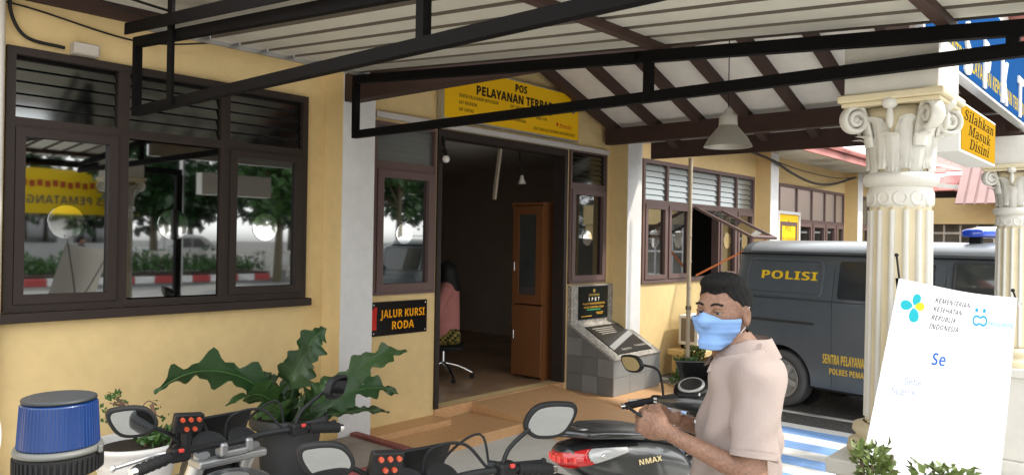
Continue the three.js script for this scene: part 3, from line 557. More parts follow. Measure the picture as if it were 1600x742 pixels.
// ---------- pendant lamp, bamboo pole, air conditioner, cables ----------
{
  const p = thing('pendant_lamp', 'grey factory style pendant lamp hanging from the porch ridge', 'lamp', [5.72, 2.57, 2.55]);
  mesh('shade', lathe([[.19, 0], [.186, .012], [.15, .075], [.1, .135], [.075, .165], [.072, .175], [.066, .17], [.1, .128], [.143, .072], [.178, .008], [.19, 0]]), mat(L(0.36, 0.34, 0.29), 0.45, { metalness: 0.3, side: THREE.DoubleSide }), p);
  mesh('neck', lathe([[.074, .17], [.07, .24], [.04, .262], [.03, .29], [.018, .31], [0, .312]], 28), mat(L(0.5, 0.48, 0.43), 0.5), p);
  mesh('bulb', sph(0, .09, 0, .045, .06, .045), mat(L(0.8, 0.8, 0.76), 0.3), p);
  mesh('wire', cyl([0, .31, 0], [0, 1.13, 0], .004), M.black, p);
}
{
  const p = thing('bamboo_pole', 'long pale bamboo pole leaning upright against the window front', 'pole', [8.28, 0, 0.85]);
  const g = []; for (let k = 0; k < 9; k++) { const y0 = 0.02 + k * .31; g.push(cyl([y0 * .012, y0, -y0 * .006], [(y0 + .31) * .012, y0 + .31, -(y0 + .31) * .006], .026, .025, 10), cyl([(y0 + .302) * .012, y0 + .302, -.31 * .006 * k], [(y0 + .315) * .012, y0 + .315, -.31 * .006 * k], .03, .03, 10)); }
  mesh('cane', g, mat(L(0.42, 0.34, 0.24), 0.6, { map: T.soft }), p); mesh('rope_tie', [0, 1, 2, 3].map(k => new THREE.TorusGeometry(.03, .006, 6, 14).rotateX(Math.PI / 2).translate(.02, 1.0 + k * .012, -.01)), M.stem, p);
}
{
  const a = thing('air_conditioner', 'white outdoor air conditioning unit standing under the far window', 'air conditioner', [9.7, 0.42, 0.3], 0);
  mesh('casing', bb(-.4, 0, -.14, .4, .4, .14, .015), M.white, a);
  mesh('fan_grille', [.06, .1, .14, .165].map(r => new THREE.TorusGeometry(r, .004, 6, 28).translate(-.08, .2, .145)), M.alu, a);
  mesh('fan_opening', new THREE.CircleGeometry(.168, 28).translate(-.08, .2, .1415), M.dark, a);
  mesh('side_vent', bb(-.404, .05, -.1, -.4005, .36, .1), mat(L(0.16, 0.13, 0.1), 0.7), a);
  for (const x of [-.28, .28]) mesh('foot', bb(x - .03, -.06, -.15, x + .03, -.001, .15), M.steel, a);
  const b = thing('cream_plinth', 'low cream plinth under the air conditioning unit', 'plinth', [9.7, 0, 0.3]); mesh('slab', bb(-.5, .28, -.25, .5, .355, .25, .006), M.cream, b); for (const x of [-.4, .4]) mesh('leg', bb(x - .06, 0, -.2, x + .06, .28, .2), M.cream, b);
}
tag(mesh('hanging_cable', [tube([[11.3, 3.25, .2], [12.05, 3.15, .3], [13.0, 3.02, .25], [14.2, 2.93, .2], [15.4, 3.0, .15], [16.5, 3.2, .2]], .022, 8, 60), tube([[11.3, 3.24, .24], [13, 3.1, .3], [15, 3.08, .3], [16.5, 3.2, .25]], .009, 6, 50)], M.dark), 'dark bundled cable sagging along the far wall under the eaves', 'cable');
tag(mesh('wall_cable', [tube([[.9, 3.1, .05], [1.4, 3.16, .03], [2.2, 3.08, .05], [2.7, 3.14, .35]], .006, 6, 40), tube([[1.43, 3.3, .06], [1.42, 3.12, .04], [1.5, 2.98, .03], [1.72, 2.95, .03]], .011, 6, 40)], M.black), 'thin black cables looping over the left window', 'cable');
tag(mesh('eave_cable', [tube([[1.9, 3.28, .1], [2.3, 3.17, .3], [2.8, 3.2, .55], [3.1, 3.28, .8]], .006, 6, 40), tube([[1.8, 3.29, .3], [2.4, 3.2, .5], [3.2, 3.27, .9]], .009, 6, 40)], M.black), 'pair of cables running below the left eaves', 'cable');
{
  const j = thing('junction_box', 'small grey junction box sitting on the top frame of the left window', 'junction box', [1.83, 2.955, 0.05]);
  mesh('box_body', box(.15, .075, .08, 0, 0, 0, .008), mat(L(0.42, 0.38, 0.33), 0.6), j); mesh('box_lid', box(.13, .06, .006, 0, 0, .043, .002), mat(L(0.46, 0.42, 0.37), 0.6), j);
}
tag(mesh('downpipe', cyl([1.36, 0.02, .06], [1.36, 3.25, .06], .03), mat(L(0.6, 0.57, 0.52), 0.6)), 'pale pipe at the left edge beside the big window', 'pipe');
// ---------- the wing that closes the yard ----------
{
  const w = thing('far_wing', 'distant cream wing with a lattice front and broken red tile roof behind the van', 'building', [20, 0, 0]);
  mesh('lintel', bb(-.15, 2.33, .3, .2, 2.93, 9), M.cream, w);
  for (const z of [.3, 4.2, 8.6]) mesh('wing_pillar', bb(-.1, 0, z, .15, 2.33, z + .35), M.cream, w);
  mesh('wing_wall', [bb(.9, 0, .3, 1.0, 3.2, 9)], mat(L(0.3, 0.28, 0.25), 0.9, { map: T.stain }), w);
  for (let k = 0; k < 24; k++) mesh('lattice_bar', bb(.3, .0, .7 + k * .34, .33, 2.32, .74 + k * .34), M.alu, w);
  for (const y of [.8, 1.5, 2.1]) mesh('lattice_rail', bb(.33, y, .66, .36, y + .05, 8.6), M.alu, w);
  mesh('dark_gap', bb(.1, 2.95, .3, .9, 3.12, 9), M.dark, w);
  const tl = M.pink, rng = [];
  for (let r = 0; r < 6; r++) for (let k = 0; k < 12; k++) { if (r === 2 && k < 3) continue; rng.push([r, k]); }
  for (const [r, k] of rng) { const g = new THREE.BoxGeometry(.42, .03, .36).rotateZ(.5 + rr(-.05, .05)).rotateY(rr(-.05, .05)).translate(.0 + r * .3, 3.2 + r * .165 + rr(-.02, .02), .45 + k * .37); mesh('roof_tile', g, tl, w); }
  mesh('roof_frame', [beam([-.3, 3.35, .3], [-.3, 3.0, 2.4], .06, .1), beam([-.2, 3.9, .3], [-.2, 3.45, 1.9], .05, .06)], M.soffit, w);
  const rib = []; for (let k = 0; k < 22; k++) rib.push(xf(bb(-.02, -.9, k * .2, .006, .75, k * .2 + .15), { t: [-.45, 3.4, 1.55], r: [0, 0, -.75] }));
  rib.push(xf(bb(.007, -.9, 0, .01, .75, 4.4), { t: [-.45, 3.4, 1.55], r: [0, 0, -.75] }));
  mesh('pink_metal_roof', rib, mat(L(0.38, 0.24, 0.22), 0.6, { map: T.soft }), w);
}
// ---------- dark grey police van ----------
{
  const v = thing('police_van', 'dark grey panel van with yellow lettering and a roof coloured pale to look overexposed parked beside the office', 'van', [9.14, 0, 2.18], -1.745);
  const paint = phy(L(0.1, 0.12, 0.138), 0.34, { clearcoat: 0.7, clearcoatRoughness: 0.12, map: T.soft }), dk = M.rubber, pale = phy(L(0.2, 0.215, 0.225), 0.35, { clearcoat: 0.5, clearcoatRoughness: 0.2 });
  const hw = y => y < 1.2 ? 0.795 + 0.027 * Math.sin((y - 0.28) / 0.92 * Math.PI / 2) : 0.822 - (y - 1.2) * 0.2;
  const prof = []; // half outline, sill to roof centre: [y, width factor]
  for (let i = 0; i <= 16; i++) prof.push([0.28 + i / 16 * 1.4, 1]);
  for (let i = 1; i <= 8; i++) { const a = i / 8 * Math.PI / 2; prof.push([1.68 + Math.sin(a) * 0.16, i === 8 ? 0 : Math.cos(a) ** 0.45]); }
  const topAt = l => l < 2.25 ? 1.84 : l < 2.5 ? 1.84 - (l - 2.25) * 0.4 : l < 3.0 ? 1.74 - (l - 2.5) * 1.25 : 1.115 - (l - 3.0) * 0.9;
  const ls = [-.74, -.72, -.66, -.5, -.1, .3, .8, 1.3, 1.8, 2.2, 2.35, 2.5, 2.65, 2.8, 3.0, 3.15, 3.25, 3.3], wf = l => l < -.73 ? .95 : l < -.7 ? .985 : l > 3.28 ? .86 : l > 3.2 ? .95 : 1;
  const pos = [], idx = [], full = prof.length * 2 - 1;
  for (const l of ls) {
    const Tt = topAt(l), row = [];
    for (const [y, k] of prof) { const yy = 0.28 + (y - 0.28) * (Tt - 0.28) / 1.56; const slant = l < -.6 ? 0.07 * (y - 1) : 0; row.push([l + slant, yy, hw(yy) * k * wf(l)]); }
    const all = [...row, ...row.slice(0, -1).reverse().map(([a, b, c]) => [a, b, -c])]; all.forEach(q => pos.push(...q));
  }
  for (let i = 0; i + 1 < ls.length; i++) for (let j = 0; j < full; j++) { const a = i * full + j, b = i * full + (j + 1) % full; idx.push(a, a + full, b, b, a + full, b + full); }
  for (const [i, f] of [[0, 0], [ls.length - 1, 1]]) { const c = pos.length / 3; pos.push(ls[i] + .0, 0.8 > topAt(ls[i]) ? .5 : .8, 0); for (let j = 0; j < full; j++) { const a = i * full + j, b = i * full + (j + 1) % full; f ? idx.push(a, c, b) : idx.push(b, c, a); } }
  let g = new THREE.BufferGeometry(); g.setAttribute('position', new THREE.Float32BufferAttribute(pos, 3)); g.setIndex(idx); g.computeVertexNormals();
  g = tri(toCreasedNormals(g.toNonIndexed(), 0.6));
  const ev = new Evaluator(); ev.attributes = ['position', 'normal', 'uv'];
  let b = new Brush(g); b.updateMatrixWorld();
  const sub = q => { const c = new Brush(tri(q.index ? q.toNonIndexed() : q)); c.updateMatrixWorld(); b = ev.evaluate(b, c, SUBTRACTION); };
  for (const l of [-.1, 2.3]) for (const s of [1, -1]) sub(new THREE.CylinderGeometry(.365, .365, .5, 40).rotateX(Math.PI / 2).translate(l, .32, s * .68));
  sub(bb(.497, .3, .74, .503, 1.78, .9)); sub(bb(1.60, .3, .74, 1.606, 1.7, .9)); sub(bb(-.3, .945, .802, .3, .957, .9)); // seams and slider track
  mesh('body', b.geometry, paint, v);
  for (const l of [-.1, 2.3]) for (const s of [1, -1]) mesh('wheel_well', new THREE.CylinderGeometry(.362, .362, .02, 32).rotateX(Math.PI / 2).translate(l, .33, s * .45), dk, v);
  // roof cap, overexposed brightness put into its paler colour, and drip rail
  mesh('roof_panel', (() => { const st = [], p2 = [], ix = []; for (const l of [-.62, -.56, 0, 1, 2, 2.3]) { for (let i = -8; i <= 8; i++) { const a = i / 8 * Math.PI / 2 * .86; p2.push(l + (l < -.6 ? .07 * .8 : 0), 1.683 + Math.cos(a) * .164, Math.sign(a) * Math.abs(Math.sin(a)) ** .45 * (l < -.6 ? .7 : .722)); } st.push(l); } for (let i = 0; i + 1 < st.length; i++) for (let j = 0; j < 16; j++) { const a = i * 17 + j; ix.push(a, a + 1, a + 17, a + 1, a + 18, a + 17); } const q = new THREE.BufferGeometry(); q.setAttribute('position', new THREE.Float32BufferAttribute(p2, 3)); q.setIndex(ix); q.computeVertexNormals(); return q; })(), Object.assign(pale.clone(), { side: THREE.DoubleSide }), v);
  for (const s of [1, -1]) mesh('drip_rail', beam([-.68, 1.688, s * .735], [2.3, 1.688, s * .735], .02, .018), dk, v);
  // side panels sit on the tumblehome plane
  const tilt = Math.atan(0.2), onSide = (gs, y0 = 1.2) => xf(gs, { t: [0, y0, hw(y0)], r: [-tilt, 0, 0] });
  const ring = (x0, y0, x1, y1, r, w, d) => { const s = rrect(x0, y0, x1, y1, r); s.holes.push(rrect(x0 + w, y0 + w, x1 - w, y1 - w, r - w)); return new THREE.ExtrudeGeometry(s, { depth: d, bevelEnabled: true, bevelSize: .004, bevelThickness: .004, bevelSegments: 2, curveSegments: 10 }); };
  const pan = (x0, y0, x1, y1, r, d) => new THREE.ExtrudeGeometry(rrect(x0, y0, x1, y1, r), { depth: d, bevelEnabled: true, bevelSize: .006, bevelThickness: .004, bevelSegments: 2, curveSegments: 10 });
  mesh('panel_rim', onSide([ring(-.56, .03, .38, .455, .09, .03, .008)]), paint, v);
  mesh('blanked_window', onSide([pan(-.5, .075, .33, .41, .06, .005)]), paint, v);
  mesh('side_window', onSide([pan(.56, .04, 1.5, .43, .03, .004)]), phy(L(0.03, 0.034, 0.038), 0.12, { clearcoat: 1 }), v);
  mesh('door_window', onSide([pan(1.68, .1, 2.42, .44, .03, .004)]), phy(L(0.045, 0.052, 0.05), 0.06, { clearcoat: 1 }), v);
  mesh('window_trim', onSide([bb(-.7, -.004, 0, 2.6, .004, .008), ring(1.66, .08, 2.44, .46, .04, .018, .006)]), M.greyP, v);
  mesh('slider_track', bb(-.64, .935, .806, .3, .965, .826, .003), M.greyP, v);
  mesh('sill_trim', bb(.3, .255, -.79, 1.9, .285, .79), dk, v);
  const yl = mat(L(0.85, 0.58, 0.02), 0.5), yl2 = mat(L(0.75, 0.5, 0.06), 0.55), tx = (s, size, l, y, sx, m, nm) => { const q = text3(s, size, .003, sx); mesh(nm, y > 1.2 ? onSide([q.translate(l, y - 1.2, .0105)]) : q.translate(l, y, hw(y) + .0005), m, v); };
  tx('POLISI', .092, -.02, 1.462, 1.72, yl, 'side_lettering');
  tx('SENTRA PELAYANAN KEPOLISIAN', .1, .8, .6, .36, yl2, 'side_lettering'); tx('POLRES PEMATANGSIANTAR', .062, .86, .475, .66, yl2, 'side_lettering');
  // wheels
  for (const l of [-.1, 2.3]) for (const s of [1, -1]) {
    const w = mesh('wheel', lathe([[.2, -.09], [.27, -.1], [.305, -.085], [.312, -.05], [.312, .05], [.305, .085], [.27, .1], [.2, .09], [.2, -.09]], 48).rotateX(Math.PI / 2).translate(l, .312, s * .7), mat(L(0.1, 0.1, 0.1), 0.85, { map: T.stain }), v);
    const sp = [lathe([[.165, .05], [.2, .09], [.212, .095], [.212, .085], [.18, .02], [.165, .05]], 40), lathe([[0, .085], [.05, .083], [.06, .07], [.06, .03]], 24), lathe([[0, .02], [.2, .02]], 24)];
    for (let k = 0; k < 5; k++) sp.push(bb(-.035, .03, .04, .035, .075, .185, .012).rotateY(k * 2 * Math.PI / 5));
    sp.forEach(q => { q.rotateX(Math.PI / 2 * s); q.translate(l, .312, s * .7); }); mesh('rim', sp, mat(L(.42, .41, .39), .45, { metalness: .3 }), w);
  }
  // roof light bar
  const lb = mesh('light_bar', loft([[1.72, 1.93, -.5, .01, .02, 3], [1.72, 1.935, -.48, .1, .04, 3], [1.72, 1.935, .48, .1, .04, 3], [1.72, 1.93, .5, .01, .02, 3]].map(([x, y, z, w, h, n]) => [z, y, 0, w, h, n]), 24, 4).rotateY(Math.PI / 2).translate(1.72, 0, 0), phy(L(0.02, 0.08, 0.6), 0.15, { clearcoat: 1 }), v);
  mesh('light_bar_cover', loft([[-.24, 1.955, 0, .02, .01, 3], [-.22, 1.96, 0, .104, .03, 3], [.22, 1.96, 0, .104, .03, 3], [.24, 1.955, 0, .02, .01, 3]], 24, 4).rotateY(Math.PI / 2).translate(1.72, 0, 0), M.white, lb);
  mesh('light_bar_foot', [box(.1, .06, .06, 1.72, 1.87, .4), box(.1, .06, .06, 1.72, 1.87, -.4)], dk, lb);
  // front and rear, out of view or hidden
  mesh('windscreen', xf(box(.01, .56, 1.36, 0, 0, 0, .004), { t: [2.79, 1.42, 0], r: [0, 0, .68] }), M.gloss, v);
  mesh('bumper', [box(.12, .2, 1.6, 3.3, .42, 0, .04), box(.1, .18, 1.6, -.79, .4, 0, .04)], dk, v);
  for (const s of [1, -1]) { mesh('headlight', box(.05, .14, .26, 3.25, .74, s * .6, .02), M.chrome, v); mesh('tail_light', box(.03, .3, .1, -.765, .95, s * .73, .01), mat(L(0.4, 0.02, 0.02), 0.2), v); }
  mesh('wing_mirror', box(.08, .2, .14, 2.55, 1.3, .92, .03), dk, v);
}
// ---------- raised ledge with potted plants ----------
{
  const l = thing('planter_ledge', 'low grey concrete ledge with a worn dark red edge along the wall', 'ledge');
  mesh('ledge_top', bb(1.0, 0.0, 0.255, 3.78, 0.197, 1.04), mat(L(0.3, 0.26, 0.22), 0.9, { map: T.stain, bumpMap: BUMP, bumpScale: .004 }), l);
  for (let k = 0; k < 5; k++) mesh('edge_tile', bb(3.781, 0, .26 + k * .168, 3.85, .222 + rr(-.004, .004), .26 + k * .168 + .162, .008), mat(L(0.19 + rr(0, .05), 0.06, 0.05), 0.75, { map: T.stain }), l);
  for (let k = 0; k < 10; k++) mesh('edge_tile', bb(1.0 + k * .285, 0, 1.041, 1.0 + k * .285 + .28, .21 + rr(-.004, .004), 1.1, .008), mat(L(0.24 + rr(0, .08), 0.06, 0.06), 0.75, { map: T.stain }), l);
}
function blade(pts, w, lobes, ph, roll, fold = 0.25, n = 44) {
  const c = new THREE.CatmullRomCurve3(pts.map(p => V(...p))), pos = [], idx = [], m = 6;
  for (let i = 0; i <= n; i++) {
    const u = i / n, p = c.getPoint(u), t = c.getTangent(u), side = t.clone().cross(V(0, 1, 0)).normalize(), nr = side.clone().cross(t).normalize();
    side.applyAxisAngle(t, roll + .3 * Math.sin(u * 5 + ph)); nr.applyAxisAngle(t, roll + .3 * Math.sin(u * 5 + ph));
    const env = Math.pow(Math.sin(Math.PI * Math.min(.985, .06 + u * .93)), .55) * (u < .2 ? .35 + u * 3.2 : 1) * (u > .8 ? 1 - (u - .8) * 2.6 : 1);
    for (let j = 0; j <= m; j++) {
      const v = j / m * 2 - 1, lob = 1 + lobes * Math.sin(u * 26 + ph * 3 + (v > 0 ? 1.7 : 0)) + lobes * .6 * Math.sin(u * 57 + ph + (v > 0 ? .5 : 2)), q = v * w * env * (Math.abs(v) > .5 ? lob : 1), up = fold * Math.abs(q) + .012 * Math.sin(u * 31 + v * 3 + ph) * Math.abs(v);
      const k = p.clone().addScaledVector(side, q).addScaledVector(nr, up); pos.push(k.x, k.y, k.z);
    }
  }
  for (let i = 0; i < n; i++) for (let j = 0; j < m; j++) { const q = i * (m + 1) + j; idx.push(q, q + m + 1, q + 1, q + 1, q + m + 1, q + m + 2); }
  const g = new THREE.BufferGeometry(); g.setAttribute('position', new THREE.Float32BufferAttribute(pos, 3)); g.setIndex(idx); g.computeVertexNormals(); return g;
}
function leafBits(n, fn, size, fat = 0.42) { // small pointed leaves
  const pos = [], idx = [];
  for (let k = 0; k < n; k++) {
    const [p, out] = fn(k), d = out.clone().add(V(rr(-.8, .8), rr(-.5, .9), rr(-.8, .8))).normalize(), s = d.clone().cross(V(rr(-1, 1), rr(.2, 1), rr(-1, 1))).normalize(), l = size * rr(.6, 1.3), o = pos.length / 3, nn = s.clone().cross(d);
    for (const [a, b, c] of [[0, 0, 0], [.45, fat, .12], [.5, 0, 0], [.45, -fat, .12], [1, 0, -.1]]) { const q = p.clone().addScaledVector(d, a * l).addScaledVector(s, b * l * .8).addScaledVector(nn, c * l); pos.push(q.x, q.y, q.z); }
    idx.push(o, o + 1, o + 2, o, o + 2, o + 3, o + 1, o + 4, o + 2, o + 2, o + 4, o + 3);
  }
  const g = new THREE.BufferGeometry(); g.setAttribute('position', new THREE.Float32BufferAttribute(pos, 3)); g.setIndex(idx); g.computeVertexNormals(); return g;
}
{
  const p = thing('fern_plant', 'big dark green plant with long lobed leaves in a black pot before the first pillar', 'plant', [2.92, 0.2, 0.73]);
  mesh('pot', lathe([[0, .0], [.17, 0], [.185, .02], [.2, .2], [.215, .31], [.25, .315], [.262, .335], [.26, .385], [.25, .39], [.235, .38], [.225, .33], [0, .33]], 48), mat(L(0.03, 0.032, 0.034), 0.55, { map: T.stain }), p);
  mesh('soil', new THREE.CircleGeometry(.226, 32).rotateX(-Math.PI / 2).translate(0, .345, 0), M.soil, p);
  const O = [0, .33, 0], LV = [
    [[O, [-.2, .56, .05], [-.45, .72, .08], [-.68, .77, .08], [-.84, .73, .06], [-.93, .66, .04]], .085, .42, 0, 1.0],
    [[O, [-.18, .5, .12], [-.36, .6, .18], [-.58, .57, .22]], .1, .4, 1, .9],
    [[O, [-.14, .42, .16], [-.28, .5, .24], [-.44, .47, .3]], .1, .4, 2, .8],
    [[O, [.02, .56, -.02], [.12, .76, -.02], [.2, .9, .0], [.27, .95, .03]], .1, .28, 3, 1.5],
    [[O, [-.06, .5, .1], [-.08, .66, .15], [.0, .8, .16], [.08, .86, .14]], .1, .3, 4, 1.4],
    [[O, [-.08, .46, .0], [-.16, .6, .02], [-.22, .7, .02]], .1, .22, 5, 1.35],
    [[O, [.22, .46, .02], [.48, .6, .05], [.75, .72, .06], [1.0, .72, .05]], .085, .34, 6, 1.05],
    [[O, [.2, .42, .1], [.42, .51, .16], [.62, .51, .2], [.77, .45, .22]], .08, .4, 7, 1.0],
    [[O, [.22, .37, .14], [.42, .38, .22], [.66, .34, .26]], .055, .45, 8, .6],
    [[O, [.04, .46, .14], [.08, .56, .22], [.13, .63, .26]], .08, .22, 9, 1.3],
    [[O, [.06, .48, -.12], [.14, .62, -.22], [.2, .66, -.28]], .08, .25, 10, .8],
    [[O, [-.05, .42, .2], [-.08, .5, .28], [-.12, .56, .32]], .1, .35, 11, 1.0]];
  for (const [pts, w, l, ph, roll] of LV) { const f = mesh('leaf', blade(pts, w, l, ph, roll), [M.leafD, M.leafD2, M.leafD3][[0, 1, 1, 0, 2, 2, 1, 0, 2, 1, 0, 2][ph]], p); mesh('midrib', tube(pts, .005, 6), M.leafM, f); }
}
{
  const p = thing('bonsai_plant', 'small bare stemmed plant with a few green leaves in a wide white pot', 'plant', [1.9, 0.2, 0.75]);
  mesh('pot', lathe([[0, 0], [.15, 0], [.16, .03], [.185, .14], [.19, .16], [.186, .18], [.21, .28], [.217, .295], [.212, .31], [.235, .36], [.258, .375], [.26, .4], [.245, .405], [.225, .39], [.215, .35], [0, .35]], 52), mat(L(0.74, 0.72, 0.69), 0.5, { map: T.soft }), p);
  mesh('soil', new THREE.CircleGeometry(.217, 32).rotateX(-Math.PI / 2).translate(0, .362, 0), M.soil, p);
  const st = [tube([[.06, .35, 0], [.05, .44, .02], [.02, .5, .01], [-.02, .56, 0]], .02, 8), tube([[.04, .45, 0], [.09, .52, .02], [.08, .6, 0]], .011, 6)], tips = [];
  for (let k = 0; k < 16; k++) { const a = rr(2.2, 4.4) + (k % 4 === 0 ? 2 : 0), y = rr(.5, .6), l = rr(.1, .22), e = V(-.0 + Math.cos(a) * l, y + rr(-.03, .12), Math.sin(a) * l * .8); st.push(tube([[-.01, .53, 0], [Math.cos(a) * l * .5, y + .03, Math.sin(a) * l * .4], [e.x, e.y, e.z]], .0035, 5)); tips.push(e); }
  mesh('stem', st, mat(L(0.16, 0.09, 0.06), 0.8), p);
  mesh('leaf', leafBits(90, k => { const e = tips[k % tips.length]; return [V(e.x + rr(-.03, .03), e.y + rr(-.03, .03), e.z + rr(-.03, .03)), V(0, .4, 0)]; }, .035), M.leafM, p).userData.kind = 'stuff';
  mesh('ground_leaves', leafBits(110, () => [V(rr(.0, .2), .37 + rr(0, .07), rr(-.08, .16)), V(0, .7, 0)], .055), M.leafM, p).userData.kind = 'stuff';
}
function shrub(name, label, x, z, y0, y1, r, n, m, size, group) {
  const s = thing(name, label, 'plant', [x, 0, z]);
  mesh('pot', lathe([[0, 0], [r * 1.0, 0], [r * 1.25, y0 * .9], [r * 1.32, y0 * .92], [r * 1.3, y0], [r * 1.15, y0], [r * 1.1, y0 * .9], [0, y0 * .9]], 32), M.stone, s);
  const st = []; for (let k = 0; k < 9; k++) { const a = rr(0, 6.28), q = rr(.2, .8) * r; st.push(tube([[rr(-.03, .03), y0 * .85, rr(-.03, .03)], [Math.cos(a) * q * .7, (y0 + y1) / 2, Math.sin(a) * q * .7], [Math.cos(a) * q, y1 - rr(.02, .1), Math.sin(a) * q]], .006, 5)); }
  mesh('stem', st, M.stem, s);
  mesh('foliage', leafBits(n, () => { const a = rr(0, 6.28), u = Math.sqrt(rnd()), y = y0 + (y1 - y0) * rnd(), q = r * u * (1 - .45 * Math.max(0, (y - y0) / (y1 - y0) - .3)) * (0.8 + .3 * Math.sin(a * 3 + y * 17)); return [V(Math.cos(a) * q, y, Math.sin(a) * q), V(Math.cos(a), .6, Math.sin(a))]; }, size), m, s).userData.kind = 'stuff';
  return s;
}
shrub('potted_shrub', 'narrow pale green potted shrub standing before the lower left corner of the white banner', 2.67, 4.54, .55, 1.14, .075, 900, M.leafL, .035);
shrub('potted_shrub', 'wider yellow green potted shrub before the middle of the white banner', 2.72, 4.73, .5, 1.1, .13, 1100, M.leafL, .035);
shrub('leafy_plant', 'small green plant with reddish leaves on the ground beside the inscription stone', 8.25, .85, .1, .4, .17, 420, M.leafM, .06);
shrub('leafy_plant', 'low green plant beside the plinth of the air conditioning unit', 8.95, .6, .1, .45, .18, 400, M.leafL, .06);
// ---------- motorcycles ----------
const hexa = s => [[-.082, -.012], [-.06, .03], [-.02, .05], [.05, .052], [.084, .04], [.072, -.004], [.035, -.045], [-.03, -.052], [-.065, -.04]].map(([a, b]) => [a * s, b]);
const roundOff = P => new THREE.CatmullRomCurve3(P.map(([a, b]) => V(a, b, 0)), true, 'catmullrom', 0.55).getPoints(44).slice(0, -1).map(p => [p.x, p.y]);
